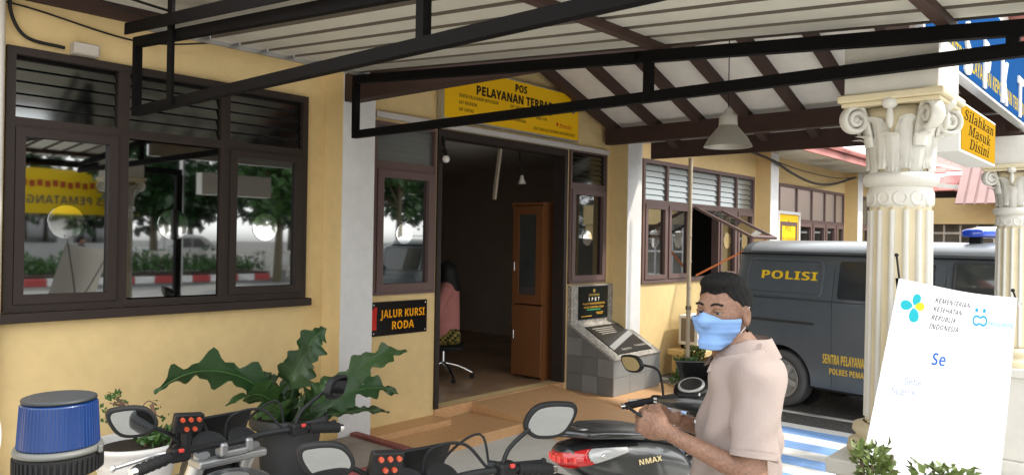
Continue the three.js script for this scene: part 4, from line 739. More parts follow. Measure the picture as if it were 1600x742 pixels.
// local frame: x forward, z to the rider's right, origin under the steering head
function mirrorPair(root, st, y, zz, mat0, stalk, dl = -.3, dr = -.45, kr = 1, tl = .02, tr = .0) {
  for (const s of [-1, 1]) {
    const R = { t: [-.05, y, s * zz], r: [0, -Math.PI / 2 + (s > 0 ? dr : dl), 0] }, k = s > 0 ? kr : .78, up = { r: [s > 0 ? tr : tl, 0, 0] };
    const P = roundOff(hexa(s)).map(([a, b]) => [a * k, b * k]), body = xf(xf([prism(P.map(([a, b]) => [a * 1.08, b * 1.1]), .016, .006).translate(0, 0, -.02)], up), R);
    const g = [...body, tube(stalk(s), .0075, 8)];
    st(g); const h = mesh('mirror', g, mat0, root);
    const gl = xf(xf([prism(P.map(([a, b]) => [a * .97, b * .95]), .002).translate(0, 0, .0035)], up), R); st(gl); mesh('mirror_glass', gl, M.mirror, h);
  }
}
function makeMotorcycle(dl, dr, kr) {
  const b = thing('police_motorcycle', 'x', 'motorcycle');
  const D = 35 * Math.PI / 180, st = gs => (gs.forEach(g => g.rotateY(D)), gs);
  const wheel = (x, steer) => {
    let g = [new THREE.TorusGeometry(.255, .052, 14, 44).translate(x, .305, 0)], r = [new THREE.TorusGeometry(.2, .018, 8, 36).translate(x, .305, 0), new THREE.TorusGeometry(.13, .006, 6, 30).scale(1, 1, 3).translate(x, .305, .06), cyl([x, .305, -.07], [x, .305, .07], .03)];
    for (let k = 0; k < 6; k++) r.push(cyl([x, .305, 0], [x + Math.cos(k * Math.PI / 3) * .2, .305 + Math.sin(k * Math.PI / 3) * .2, 0], .012));
    if (steer) { st(g); st(r); } const w = mesh('wheel', g, M.rubber, b); mesh('rim', r, M.alu, w);
  };
  wheel(.56, true); wheel(-.78, false);
  mesh('fork', st([-.1, .1].flatMap(z => [cyl([.56, .305, z], [.1, .98, z], .026, .024), cyl([.4, .52, z], [.1, .98, z], .031)])), M.alu, b);
  mesh('front_fender', st([new THREE.TorusGeometry(.325, .03, 8, 24, 2.0).scale(1, 1, 2.2).rotateZ(.5).translate(.56, .305, 0)]), M.greyP, b);
  mesh('headlight', st([sph(.2, .9, 0, .09, .095, .095), cyl([.2, .9, 0], [.27, .9, 0], .09, .085, 24)]), M.black, b);
  mesh('triple_clamp', st([box(.09, .03, .27, .07, .985, 0, .01), box(.06, .025, .1, .04, 1.012, 0, .008), ...[-.1, .1].map(z => cyl([.09, .97, z], [.075, 1.012, z], .028)), ...[-.05, .05].map(z => box(.05, .05, .03, .03, 1.03, z, .01))]), mat(L(.3, .3, .3), .4, { metalness: .8 }), b);
  mesh('instrument', st([xf([cyl([0, 0, 0], [0, .04, 0], .062, .066, 26)], { t: [.13, 1.0, -.05], r: [0, 0, .7] })[0], xf([cyl([0, 0, 0], [0, .04, 0], .055, .058, 26)], { t: [.13, 1.0, .08], r: [0, 0, .7] })[0]]), M.black, b);
  mesh('instrument_ring', st([xf([new THREE.TorusGeometry(.062, .003, 8, 30).rotateX(Math.PI / 2)], { t: [.103, 1.028, -.05], r: [0, 0, .7] })[0], xf([new THREE.TorusGeometry(.053, .003, 8, 30).rotateX(Math.PI / 2)], { t: [.103, 1.028, .08], r: [0, 0, .7] })[0]]), M.black, b);
  mesh('fly_screen', st([xf([box(.012, .14, .3, 0, 0, 0, .004)], { t: [.2, 1.06, 0], r: [0, 0, .5] })[0]]), M.black, b);
  mesh('handlebar', st([tube([[-.06, 1.045, -.4], [-.03, 1.06, -.26], [.02, 1.055, -.12], [.03, 1.045, 0], [.02, 1.055, .12], [-.03, 1.06, .26], [-.06, 1.045, .4]], .0125, 10, 50)]), M.black, b);
  for (const s of [-1, 1]) {
    mesh('grip', st([cyl([-.063, 1.044, s * .395], [-.036, 1.058, s * .275], .0195, .0185), ...[0, 1, 2, 3, 4].map(k => cyl([-.06 + k * .005, 1.046 + k * .0022, s * (.385 - k * .022)], [-.0588 + k * .005, 1.0465 + k * .0022, s * (.38 - k * .022)], .0208))]), M.rubber, b);
    mesh('bar_end', st([cyl([-.0635, 1.0435, s * .396], [-.066, 1.043, s * .412], .017, .014)]), M.chrome, b);
    mesh('switch_gear', st([box(.05, .05, .07, -.02, 1.06, s * .235, .012), cyl([-.01, 1.06, s * .24], [.035, 1.062, s * .21], .02)]), M.black, b);
    mesh('kill_switch', st([box(.012, .012, .016, -.05, 1.078, s * .24, .003)]), mat(L(0.5, 0.04, 0.03), 0.4), b);
    mesh('lever', st([tube([[.015, 1.056, s * .24], [.035, 1.055, s * .27], [.028, 1.05, s * .35], [.018, 1.045, s * .43]], .007, 8), sph(.018, 1.045, s * .432, .011)]), s > 0 ? M.black : M.alu, b);
    mesh('control_cable', st([tube([[.03, 1.06, s * .2], [.1, 1.13, s * .15], [.16, 1.1, s * .05], [.12, .9, s * .03]], .0055, 6, 30), tube([[.03, 1.055, s * .21], [.07, 1.16, s * .2], [.15, 1.06, s * .1], [.1, .85, s * .06]], .0045, 6, 30)]), M.rubber, b);
  }
  mirrorPair(b, st, 1.2, .4, M.black, s => [[-.02, 1.07, s * .22], [-.015, 1.12, s * .25], [-.015, 1.17, s * .33], [-.018, 1.195, s * .385]], dl, dr, kr);
  { // box of siren buttons clamped inside the left mirror
    const p = st([xf([box(.03, .066, .1, 0, 0, 0, .006)], { t: [-.04, 1.165, -.215], r: [.12, 0, .15] })[0], cyl([-.03, 1.065, -.215], [-.035, 1.14, -.215], .016)]); const k = mesh('siren_panel', p, M.black, b);
    for (const [i, j] of [[-1, 1], [0, 1], [1, 1], [-.3, -1], [.7, -1]]) mesh('button', st([xf([new THREE.CylinderGeometry(.0072, .008, .011, 16).rotateZ(Math.PI / 2).translate(-.0185, j * .016, i * .029)], { t: [-.04, 1.165, -.215], r: [.12, 0, .15] })[0]]), mat(L(0.42, 0.06, 0.022), 0.4), k);
  }
  const tank = mesh('fuel_tank', loft([[-.52, .76, 0, .1, .05, 2.4], [-.45, .79, 0, .12, .09, 2.4], [-.3, .83, 0, .155, .13, 2.5], [-.12, .87, 0, .15, .12, 2.6], [-.02, .88, 0, .09, .08, 2.4], [.0, .88, 0, .04, .04, 2]], 32, 6), M.greyP, b);
  mesh('fuel_cap', [cyl([-.2, .975, 0], [-.2, .992, 0], .045, .042, 28), new THREE.TorusGeometry(.046, .006, 8, 30).rotateX(Math.PI / 2).translate(-.2, .985, 0)], M.alu, tank);
  mesh('seat', loft([[-1.05, .86, 0, .1, .04, 2.6], [-.95, .86, 0, .12, .05, 2.8], [-.7, .82, 0, .13, .06, 2.8], [-.5, .8, 0, .1, .05, 2.6], [-.44, .8, 0, .06, .03, 2]], 26, 5), M.rubber, b);
  mesh('tail', loft([[-1.15, .8, 0, .05, .04, 2.6], [-1.1, .8, 0, .1, .06, 2.8], [-.85, .76, 0, .12, .07, 2.8], [-.6, .72, 0, .1, .06, 2.6]], 24, 5), M.greyP, b);
  mesh('frame', [tube([[-.02, .9, 0], [-.1, .55, .1], [-.15, .3, .12], [-.5, .28, .12], [-.62, .6, .1], [-1, .75, .08]], .018, 8, 40), tube([[-.02, .9, 0], [-.1, .55, -.1], [-.15, .3, -.12], [-.5, .28, -.12], [-.62, .6, -.1], [-1, .75, -.08]], .018, 8, 40)], M.steel, b);
  mesh('engine', [box(.32, .26, .26, -.32, .43, 0, .03), ...[0, 1, 2, 3, 4].map(k => box(.19, .012, .22, -.22, .58 + k * .028, 0, .003)), cyl([-.3, .42, .1], [-.3, .42, .17], .09, .08, 24), cyl([-.3, .42, -.1], [-.3, .42, -.17], .09, .08, 24)], M.alu, b);
  mesh('exhaust', [tube([[-.12, .55, .06], [.02, .42, .1], [-.05, .22, .13], [-.4, .2, .15], [-.7, .3, .17], [-1.05, .42, .18]], .022, 10, 50), cyl([-.68, .3, .17], [-1.1, .44, .185], .05, .055)], M.chrome, b);
  mesh('side_cover', [box(.28, .2, .02, -.56, .62, .12, .008), box(.28, .2, .02, -.56, .62, -.12, .008)], M.greyP, b);
  mesh('swing_arm', [-.07, .07].map(z => beam([-.45, .33, z], [-.78, .305, z], .025, .05)), M.steel, b);
  mesh('side_stand', tube([[-.35, .25, -.13], [-.42, .1, -.24], [-.46, .01, -.3]], .012, 8), M.steel, b);
  return b;
}
const bike1 = makeMotorcycle(-.3, .35, .68);
tag(bike1, 'dark police motorcycle nearest the wall, its handlebar in front of the black plant pot', 'motorcycle', 'police motorcycles parked in the foreground');
bike1.position.set(1.433, 0.0, 2.73); bike1.rotation.set(0, 0.983, 0);
const bike2 = makeMotorcycle(-.35, -.5, .95);
tag(bike2, 'dark police motorcycle at the bottom centre with its right mirror standing before the ramp', 'motorcycle', 'police motorcycles parked in the foreground');
bike2.position.set(1.614, 0.0, 3.6); bike2.rotation.set(0, 0.79, 0);
{ // rotating blue beacon behind the first motorcycle
  const p = thing('blue_beacon', 'blue rotating beacon with a black cap and ribbed base on a pole', 'beacon', [0.706, 0, 3.14]);
  mesh('pole', cyl([0, .012, 0], [0, 1.19, 0], .02), M.steel, p); mesh('base_plate', lathe([[0, 0], [.12, 0], [.12, .012], [.03, .016], [0, .016]], 28), M.steel, p);
  const rib = [lathe([[0, 1.185], [.08, 1.185], [.098, 1.195], [.099, 1.238], [.094, 1.242], [0, 1.242]], 40)]; for (let k = 0; k < 48; k++) { const a = k / 48 * 6.2832; rib.push(box(.005, .036, .006, 0, 1.217, .1).rotateY(a)); }
  mesh('base', rib, M.rubber, p);
  mesh('clamp_ring', [lathe([[.085, 1.242], [.1, 1.243], [.103, 1.25], [.1, 1.258], [.088, 1.26]], 40), box(.012, .018, .02, .07, 1.25, .075, .003)], mat(L(0.1, 0.1, 0.09), 0.5), p);
  mesh('lens', lathe([[.0, 1.258], [.092, 1.258], [.0925, 1.265], [.0865, 1.365], [.084, 1.372], [.0, 1.374]], 48), phy(L(0.0008, 0.02, 0.1), 0.3, { clearcoat: .35, clearcoatRoughness: .1 }), p);
  const rb = []; for (let k = 0; k < 60; k++) { const a = k / 60 * 6.2832; rb.push(cyl([Math.cos(a) * .0918, 1.262, Math.sin(a) * .0918], [Math.cos(a) * .0862, 1.366, Math.sin(a) * .0862], .0022, .002, 5)); }
  mesh('lens_rib', rb, phy(L(0.001, 0.026, 0.125), 0.3, { clearcoat: .35 }), p);
  mesh('cap', lathe([[0, 1.374], [.085, 1.373], [.0862, 1.376], [.085, 1.38], [.08, 1.382], [0, 1.383]], 48), mat(L(0.02, 0.022, 0.024), 0.5, { map: T.stain }), p);
}
// ---------- scooter ----------
{
  const b = thing('scooter', 'dark grey scooter with a red and clear tail light parked behind the man', 'scooter', [3.98, 0, 3.28], -0.2);
  b.rotation.order = 'YXZ'; b.rotation.x = -0.07;
  const D = 0.42, st0 = gs => (gs.forEach(g => g.rotateY(D)), gs), st = gs => (gs.forEach(g => g.rotateY(D).translate(-.06, -.1, 0)), gs);
  for (const [x, s] of [[.38, 1], [-.92, 0]]) {
    const g = [new THREE.TorusGeometry(.2, .058, 14, 40).translate(x, .255, 0)], r = [new THREE.TorusGeometry(.145, .014, 8, 32).translate(x, .255, 0), cyl([x, .255, -.06], [x, .255, .06], .03)]; for (let k = 0; k < 5; k++) r.push(cyl([x, .255, 0], [x + Math.cos(k * 1.2566) * .145, .255 + Math.sin(k * 1.2566) * .145, 0], .012)); if (s) { st0(g); st0(r); } const w = mesh('wheel', g, M.rubber, b); mesh('rim', r, M.alu, w);
  }
  const gp = phy(L(0.022, 0.024, 0.025), 0.3, { clearcoat: .8, clearcoatRoughness: .1 });
  mesh('tail_body', loft([[-1.06, .755, 0, .03, .02, 2.4], [-1.03, .75, 0, .085, .05, 2.6], [-.92, .72, 0, .13, .095, 2.6], [-.7, .67, 0, .17, .135, 2.8], [-.5, .62, 0, .18, .16, 2.8], [-.3, .55, 0, .17, .16, 2.8], [-.16, .46, 0, .15, .1, 2.6], [-.1, .44, 0, .1, .05, 2]], 36, 6), gp, b);
  mesh('lower_side', [1, -1].map(s => loft([[-.75, .5, s * .15, .03, .04, 2.4], [-.6, .48, s * .16, .04, .09, 2.4], [-.2, .38, s * .17, .045, .08, 2.4], [.1, .36, s * .16, .04, .06, 2.4], [.16, .36, s * .15, .02, .03, 2]], 20, 5)), M.black, b);
  mesh('seat', loft([[-.9, .86, 0, .08, .02, 2.6], [-.84, .855, 0, .125, .035, 2.8], [-.6, .815, 0, .15, .045, 2.8], [-.4, .765, 0, .14, .045, 2.8], [-.22, .735, 0, .11, .04, 2.6], [-.14, .73, 0, .05, .02, 2]], 28, 6), mat(L(0.03, 0.03, 0.03), 0.6, { bumpMap: BUMPF, bumpScale: .001 }), b);
  mesh('grab_rail', [tube([[-.62, .81, .15], [-.8, .84, .16], [-.98, .862, .13], [-1.06, .87, 0], [-.98, .862, -.13], [-.8, .84, -.16], [-.62, .81, -.15]], .02, 10, 60).scale(1, 1, 1), loft([[-1.07, .858, 0, .06, .008, 3], [-1.0, .862, 0, .12, .014, 3], [-.9, .86, 0, .13, .014, 3]], 24, 4)], M.gloss, b);
  // tail light: red centre wrapping round to a clear corner indicator
  const red = phy(L(0.5, 0.012, 0.012), 0.08, { clearcoat: 1 }), clr = phy(L(0.42, 0.42, 0.41), 0.08, { clearcoat: 1 });
  const tailF = (x, y, z) => ellD(x, y, z, [-.8, .745, 0], [.272, .1, .172]);
  const slab = (x, y, z) => Math.max(Math.abs(y - .735 - .25 * Math.max(0, Math.abs(z) - .05)) - .04 + .12 * Math.max(0, x + .96), x + .74 - 0, -(tailF(x, y, z) + .03));
  const lo = [-1.1, .64, -.19], hi = [-.7, .86, .19];
  const tl = mesh('tail_light', nets((x, y, z) => Math.max(tailF(x, y, z), slab(x, y, z), Math.abs(z) - .128 - .3 * (.745 - y)), lo, hi, .004), red, b);
  mesh('light_cell', [-2.5, -1.5, -.5, .5, 1.5, 2.5].map(k => { const z = k * .036, x = -.8 - .272 * Math.sqrt(Math.max(0, 1 - (z / .172) ** 2)) - .0005; return box(.006, .03, .022, x, .742, z, .002).rotateY(0); }), phy(L(0.85, 0.1, 0.08), 0.1, { clearcoat: 1 }), tl);
  for (const s of [-1, 1]) { const q = mesh('indicator', nets((x, y, z) => Math.max(tailF(x, y, z), slab(x, y, z), .131 + .3 * (.745 - y) - s * z), lo, hi, .004), clr, b); mesh('indicator_bulb', sph(-.905, .752, s * .1585, .012, .012, .006), M.chrome, q); }
  mesh('rear_mudguard', [xf([box(.02, .3, .16, 0, 0, 0, .008)], { t: [-1.08, .52, 0], r: [0, 0, -.35] })[0]], M.black, b);
  mesh('side_badge', text3('NMAX', .026, .002, 1.5).applyMatrix4(new THREE.Matrix4().makeRotationX(-.22)).rotateY(-.06).translate(-.6, .69, .1785), mat(L(0.75, 0.62, 0.36), 0.3, { metalness: .5 }), b);
  mesh('floor_board', box(.4, .1, .32, .0, .33, 0, .03), M.black, b);
  mesh('centre_tunnel', loft([[-.24, .46, 0, .08, .14, 2.6], [0, .5, 0, .075, .13, 2.6], [.16, .62, 0, .09, .2, 2.6]], 22, 5), gp, b);
  mesh('leg_shield', loft([[.06, .48, 0, .17, .16, 3], [.12, .62, 0, .2, .3, 3], [.22, .68, 0, .2, .3, 3], [.33, .7, 0, .15, .24, 3], [.42, .7, 0, .06, .12, 2.4]], 30, 5), M.gloss, b);
  mesh('front_fender', st0([new THREE.TorusGeometry(.265, .04, 8, 22, 2.2).scale(1, 1, 2).rotateZ(.3).translate(.38, .255, 0)]), gp, b);
  mesh('fork', st0([-.08, .08].map(z => cyl([.38, .255, z], [.14, .8, z], .022))), M.alu, b);
  mesh('handlebar_cover', st([loft([[-.0, 1.0, -.2, .03, .02, 2.2], [0, 1, -.16, .04, .03, 2.2], [0, 1.0, 0, .07, .055, 2.4], [0, 1.0, .16, .04, .03, 2.2], [0, 1, .2, .03, .02, 2.2]].map(([x, y, z, w, h, n]) => [z, y, x, w, h, n]), 22, 5).rotateY(-Math.PI / 2)]), gp, b);
  const cs = mesh('cockpit', st([loft([[-.06, 1.04, 0, .06, .015, 2.6], [.0, 1.05, 0, .1, .035, 2.8], [.1, 1.06, 0, .12, .05, 2.8], [.2, 1.02, 0, .1, .06, 2.6], [.26, .96, 0, .05, .05, 2.2]], 26, 5)]), M.black, b);
  mesh('meter', st([xf([cyl([0, 0, 0], [0, .012, 0], .062, .062, 30)], { t: [.02, 1.088, 0], r: [0, 0, .45] })[0]]), M.gloss, cs); mesh('meter_ring', st([xf([new THREE.TorusGeometry(.066, .011, 8, 30).rotateX(Math.PI / 2)], { t: [.02, 1.09, 0], r: [0, 0, .45] })[0]]), mat(L(0.3, 0.3, 0.29), 0.4), cs);
  mesh('wind_visor', st([xf([box(.012, .22, .24, 0, 0, 0, .005)], { t: [.2, 1.12, 0], r: [0, 0, .55] })[0]]), M.gloss, b);
  for (const s of [-1, 1]) {
    mesh('grip', st([cyl([-.09, .97, s * .36], [-.02, 1.0, s * .22], .0215, .0205)]), M.rubber, b); mesh('bar_end', st([cyl([-.09, .97, s * .36], [-.1, .966, s * .382], .017, .018)]), M.chrome, b);
    mesh('switch_gear', st([box(.055, .05, .065, .0, 1.003, s * .2, .014)]), M.black, b); mesh('switch', st([box(.006, .012, .02, -.029, 1.012, s * .2, .002), box(.006, .012, .02, -.029, .994, s * .2, .002)]), M.white, b);
    mesh('lever', st([tube([[.03, 1.0, s * .21], [.04, .995, s * .28], [.01, .985, s * .37]], .007, 8), sph(.01, .985, s * .372, .01)]), M.alu, b);
  }
  mirrorPair(b, st, 1.21, .33, M.black, s => [[.0, 1.02, s * .16], [.01, 1.1, s * .17], [-.0, 1.175, s * .19], [-.03, 1.2, s * .25], [-.045, 1.205, s * .3]], -.3, -.45, 1, 0, 0);
}
// ---------- people ----------
const quat = (x, y, z) => new THREE.Quaternion().setFromEuler(new THREE.Euler(x, y, z));
function headGeo(h = 0.003) { // x forward, y up, origin at head centre
  const f = (x, y, z) => {
    const az = Math.abs(z);
    let d = ellD(x, y, z, [-.012, .03, 0], [.096, .09, .076]);
    d = smin(d, ellD(x, y, z, [.028, -.035, 0], [.06, .075, .056]), .04);
    d = smin(d, ellD(x, y, az, [.045, -.02, .035], [.03, .03, .025]), .03); // cheekbones
    d = smin(d, capD(x, y, z, [.078, .028, -.03], [.078, .028, .03], .014, .014), .02); // brow
    d = smin(d, capD(x, y, z, [.085, .015, 0], [.108, -.02, 0], .009, .014), .014); // nose
    d = smin(d, capD(x, y, az, [.1, -.023, 0], [.094, -.024, .014], .009, .008), .008);
    d = smin(d, capD(x, y, z, [.075, -.1, -.012], [.075, -.1, .012], .017, .017), .03); // chin
    d = smin(d, capD(x, y, z, [.086, -.058, -.016], [.086, -.058, .016], .0075, .0075), .008); // lips
    d = smin(d, capD(x, y, z, [.083, -.07, -.014], [.083, -.07, .014], .008, .008), .008);
    d = Math.max(d, -ellD(x, y, az, [.095, .008, .032], [.014, .011, .017]) + 0); // sockets
    d = smin(d, ellD(x, y, az, [-.008, -.008, .08], [.02, .033, .011]), .008); // ears
    d = Math.max(d, -ellD(x, y, az, [-.002, -.004, .092], [.011, .02, .008]));
    d = smin(d, capD(x, y, z, [-.03, -.06, 0], [-.045, -.17, 0], .054, .058), .03);
    return d;
  };
  return nets(f, [-.13, -.16, -.11], [.14, .14, .11], h);
}
const headF = (x, y, z) => { let d = ellD(x, y, z, [-.012, .03, 0], [.096, .09, .076]); d = smin(d, ellD(x, y, z, [.028, -.035, 0], [.06, .075, .056]), .04); d = smin(d, ellD(x, y, Math.abs(z), [.045, -.02, .035], [.03, .03, .025]), .03); d = smin(d, capD(x, y, z, [.085, .015, 0], [.108, -.02, 0], .009, .014), .02); return smin(d, capD(x, y, z, [.075, -.1, -.012], [.075, -.1, .012], .017, .017), .03); };
// hand: x to the fingers, y out of its back, z to the thumb; curl 0..1
function handGeo(curl, thumb = 0.5) {
  const seg = [];
  const F = [[.03, .043, .026, .021, .0088], [.0105, .047, .03, .023, .009], [-.0095, .044, .027, .022, .0086], [-.0285, .035, .021, .019, .0076]];
  F.forEach(([z, a, b, c, r], i) => {
    let p = [.086 - Math.abs(i - 1) * .004, .002, z], an = -.25 - curl * 0.95; const fan = (1.3 - i) * .05 * (1 - curl);
    [[a, r * 1.06, r], [b, r, r * .93], [c, r * .93, r * .8]].forEach(([l, r0, r1], k) => { const q = [p[0] + Math.cos(an) * l, p[1] + Math.sin(an) * l, p[2] + fan * l]; seg.push([i, p, q, r0, r1]); p = q; an -= curl * (k ? 0.9 : 1.35) + .1; });
  });
  const T0 = [.02, -.006, .03], T1 = [.05, -.014 - thumb * .012, .052], T2 = [.08, -.022 - thumb * .018, .05 - thumb * .012], T3 = [.104, -.026 - thumb * .022, .04 - thumb * .02];
  const f = (x, y, z) => {
    let d = ellD(x, y, z, [.05, 0, -.001], [.05, .017, .043]);
    d = smin(d, capD(x, y, z, [-.03, 0, 0], [.02, 0, 0], .025, .026), .03);
    d = smin(d, capD(x, y, z, [.03, -.008, .018], [.05, -.012, .03], .017, .014), .02);
    for (let i = 0; i < 4; i++) { let e = 1; for (const s of seg) if (s[0] === i) e = smin(e, capD(x, y, z, s[1], s[2], s[3], s[4]), .004); d = smin(d, e, .006); }
    let t = smin(capD(x, y, z, T0, T1, .015, .0115), capD(x, y, z, T1, T2, .0115, .0105), .005); t = smin(t, capD(x, y, z, T2, T3, .0105, .0082), .005);
    return smin(d, t, .008);
  };
  return nets(f, [-.06, -.11, -.06], [.2, .035, .085], .003);
}
function basis(o, x, y) { const X = V(...x).normalize(), Y = V(...y).addScaledVector(X, -V(...y).dot(X)).normalize(), Z = X.clone().cross(Y); return new THREE.Matrix4().makeBasis(X, Y, Z).setPosition(...o); }
{
  const p = thing('person', 'man in pale pink short sleeved shirt and blue face mask, hands together, turned left', 'person', [2.375, -0.01, 4.212], 2.12);
  const J = { nk: [.0, 1.42, 0], sl: [-.025, 1.395, -.185], sr: [-.025, 1.395, .185], el: [-.005, 1.125, -.245], er: [.0, 1.12, .235], wl: [.23, 1.205, -.125], wr: [.225, 1.21, .075], hip: [0, .9, .09] };
  const torso = (x, y, z) => {
    let d = ellD(x, y, z, [.0, 1.25, 0], [.093, .22, .14]);
    d = smin(d, capD(x, y, z, [-.03, 1.39, -.14], [-.03, 1.39, .14], .062, .062), .1);
    d = smin(d, ellD(x, y, z, [.012, 1.05, 0], [.098, .2, .135]), .12);
    return smin(d, ellD(x, y, z, [-.005, .88, 0], [.11, .14, .152]), .1);
  };
  const arm = (x, y, z, s, e, w, k0, k1, k2) => smin(capD(x, y, z, s, e, k0, k1), capD(x, y, z, e, w, k1 * .98, k2), .03);
  const arms = (x, y, z, i = 0) => Math.min(arm(x, y, z, J.sl, J.el, J.wl, .05 + i, .039 + i, .025 + i), arm(x, y, z, J.sr, J.er, J.wr, .05 + i, .039 + i, .025 + i));
  const legs = (x, y, z, i = 0) => { let d = 1; for (const s of [-1, 1]) d = Math.min(d, smin(capD(x, y, z, [0, .88, s * .088], [.025, .48, s * .095], .083 + i, .058 + i), capD(x, y, z, [.025, .48, s * .095], [-.02, .08, s * .1], .058 + i, .04 + i), .03)); return d; };
  const body = (x, y, z) => { let d = smin(torso(x, y, z), arms(x, y, z), .05); d = smin(d, legs(x, y, z), .06); return smin(d, capD(x, y, z, [-.03, 1.38, 0], [.024, 1.5, 0], .062, .056), .05); };
  const hM = new THREE.Matrix4().compose(V(.06, 1.583, 0), quat(0, .92, -.02), V(1, 1, 1));
  const lh = handGeo(.72, .7).applyMatrix4(basis([.245, 1.213, -.117], [.82, .18, .42], [.1, .25, -.95]));
  const rhg = handGeo(.62, .6).scale(1, 1, -1); rhg.index.array.reverse(); rhg.computeVertexNormals();
  const rh = rhg.applyMatrix4(basis([.235, 1.215, .068], [.9, .12, -.35], [.1, .35, .93]));
  mesh('body', [nets(body, [-.2, .03, -.34], [.34, 1.53, .34], .012), headGeo().applyMatrix4(hM), lh, rh], M.skin, p);
  // shirt: follows the body with folds, ends at collar, cuffs and hem
  const fold = (x, y, z) => .0065 * Math.sin(y * 30 + x * 26 + 4 * Math.sin(z * 11)) + .0065 * Math.sin(y * 14 - z * 34 + x * 19) + .003 * Math.sin(x * 52 + y * 19 + z * 22 + 2 * Math.sin(y * 25));
  const cut = (x, y, z, s, e, t) => { const d = [e[0] - s[0], e[1] - s[1], e[2] - s[2]], l = Math.hypot(...d); return ((x - s[0]) * d[0] + (y - s[1]) * d[1] + (z - s[2]) * d[2]) / l - l * t; };
  const shirtF = (x, y, z) => {
    const sl = Math.max(capD(x, y, z, J.sl, J.el, .067, .066), cut(x, y, z, J.sl, J.el, .8)), sr = Math.max(capD(x, y, z, J.sr, J.er, .067, .066), cut(x, y, z, J.sr, J.er, .8));
    let t = torso(x, y, z) - .016 - .012 * clamp((1.15 - y) * 3); t = smin(t, capD(x, y, z, [-.03, 1.4, 0], [.0, 1.452, 0], .074, .068), .03);
    const under = Math.max(smin(torso(x, y, z), arms(x, y, z), .05) - .011, z < 0 ? cut(x, y, z, J.sl, J.el, .6) : cut(x, y, z, J.sr, J.er, .6));
    let d = Math.min(smin(smin(t, sl, .016), sr, .016) + fold(x, y, z), under + .4 * fold(x, y, z));
    d = Math.max(d, .76 - y); d = Math.max(d, (y - 1.468) + .3 * (x - .0)); return d;
  };
  const cloth = mat(L(0.3, 0.24, 0.215), 0.85, { map: dataTex(128, (i, j) => { const a = i % 8 < 1 || j % 8 < 1 ? .95 : 1, v = a * (.95 + .05 * rnd()); return [v, v, v]; }, true, 11), bumpMap: BUMPF, bumpScale: .0006 });
  const sh = mesh('shirt', nets(shirtF, [-.22, .74, -.36], [.22, 1.53, .36], .0095), cloth, p);
  // collar: stand and two wings, placket, pocket, cuffs
  const cp = []; for (let i = 0; i <= 24; i++) { const a = Math.PI * .93 + (i / 24) * Math.PI * 2 * .93 - Math.PI * .86; void a; }
  const ring = (r0, r1, y0, y1, a0, a1) => { const n = 30, pos = [], idx = []; for (let i = 0; i <= n; i++) { const a = a0 + (a1 - a0) * i / n, fr = Math.cos(a) > 0 ? Math.cos(a) : 0; for (const [r, y] of [[r0, y0 - .028 * fr], [r1, y1 - .034 * fr], [r1 + .004, y1 - .001 - .034 * fr], [r0 + .008, y0 - .028 * fr]]) pos.push(-.012 + Math.cos(a) * r * 1.05, y, Math.sin(a) * r); } for (let i = 0; i < n; i++) for (let k = 0; k < 4; k++) { const q = i * 4 + k, w = i * 4 + (k + 1) % 4; idx.push(q, w, q + 4, w, w + 4, q + 4); } const g = new THREE.BufferGeometry(); g.setAttribute('position', new THREE.Float32BufferAttribute(pos, 3)); g.setIndex(idx); g.computeVertexNormals(); return g; };
  const cm = Object.assign(cloth.clone(), { side: THREE.DoubleSide });
  mesh('collar', [ring(.078, .068, 1.45, 1.5, .16, 2 * Math.PI - .16), ring(.1, .074, 1.446, 1.506, .22, 2 * Math.PI - .22)], cm, sh);
  const patch = (P, off) => { // thin cloth patch through four corners, bowed outwards
    const n = 8, pos = [], idx = [], q = P.map(p => V(...p)); for (const l of [0, 1]) for (let i = 0; i <= n; i++) for (let j = 0; j <= n; j++) { const u = i / n, v = j / n, p = q[0].clone().lerp(q[1], u).lerp(q[3].clone().lerp(q[2], u), v), o = V(p.x, 0, p.z).normalize(); p.addScaledVector(o, off * Math.sin(Math.PI * (.15 + .7 * v)) + l * .003); pos.push(p.x, p.y, p.z); }
    const K = (n + 1) * (n + 1); for (const l of [0, 1]) for (let i = 0; i < n; i++) for (let j = 0; j < n; j++) { const a = l * K + i * (n + 1) + j; idx.push(a, a + 1, a + n + 1, a + 1, a + n + 2, a + n + 1); }
    const g = new THREE.BufferGeometry(); g.setAttribute('position', new THREE.Float32BufferAttribute(pos, 3)); g.setIndex(idx); g.computeVertexNormals(); return g;
  };
  for (const s of [-1, 1]) mesh('collar_wing', patch([[-.045, 1.497, s * .078], [.062, 1.463, s * .022], [.108, 1.395, s * .062], [-.03, 1.452, s * .112]], .012), cm, sh);
  for (const [s, e] of [[J.sl, J.el], [J.sr, J.er]]) { const a = V(...s), b = V(...e), c = a.clone().lerp(b, .74), d = a.clone().lerp(b, .808); mesh('cuff', place(new THREE.CylinderGeometry(.0685, .0695, c.distanceTo(d), 28, 1, true), c, d), cm, sh); }
  mesh('button', [1.4, 1.31, 1.22, 1.13, 1.04, .95].map((y, i) => sph([.098, .132, .145, .155, .163, .16][i], y, 0, .003, .006, .006, 8)), M.white, sh);
  const trF = (x, y, z) => { let d = smin(legs(x, y, z, .016), ellD(x, y, z, [-.005, .88, 0], [.132, .15, .172]), .05) + fold(x, y, z) * .8; return Math.max(Math.max(d, y - .96), .06 - y); };
  mesh('trousers', nets(trF, [-.2, .04, -.24], [.22, 1.0, .24], .012), mat(L(0.03, 0.03, 0.035), 0.85), p);
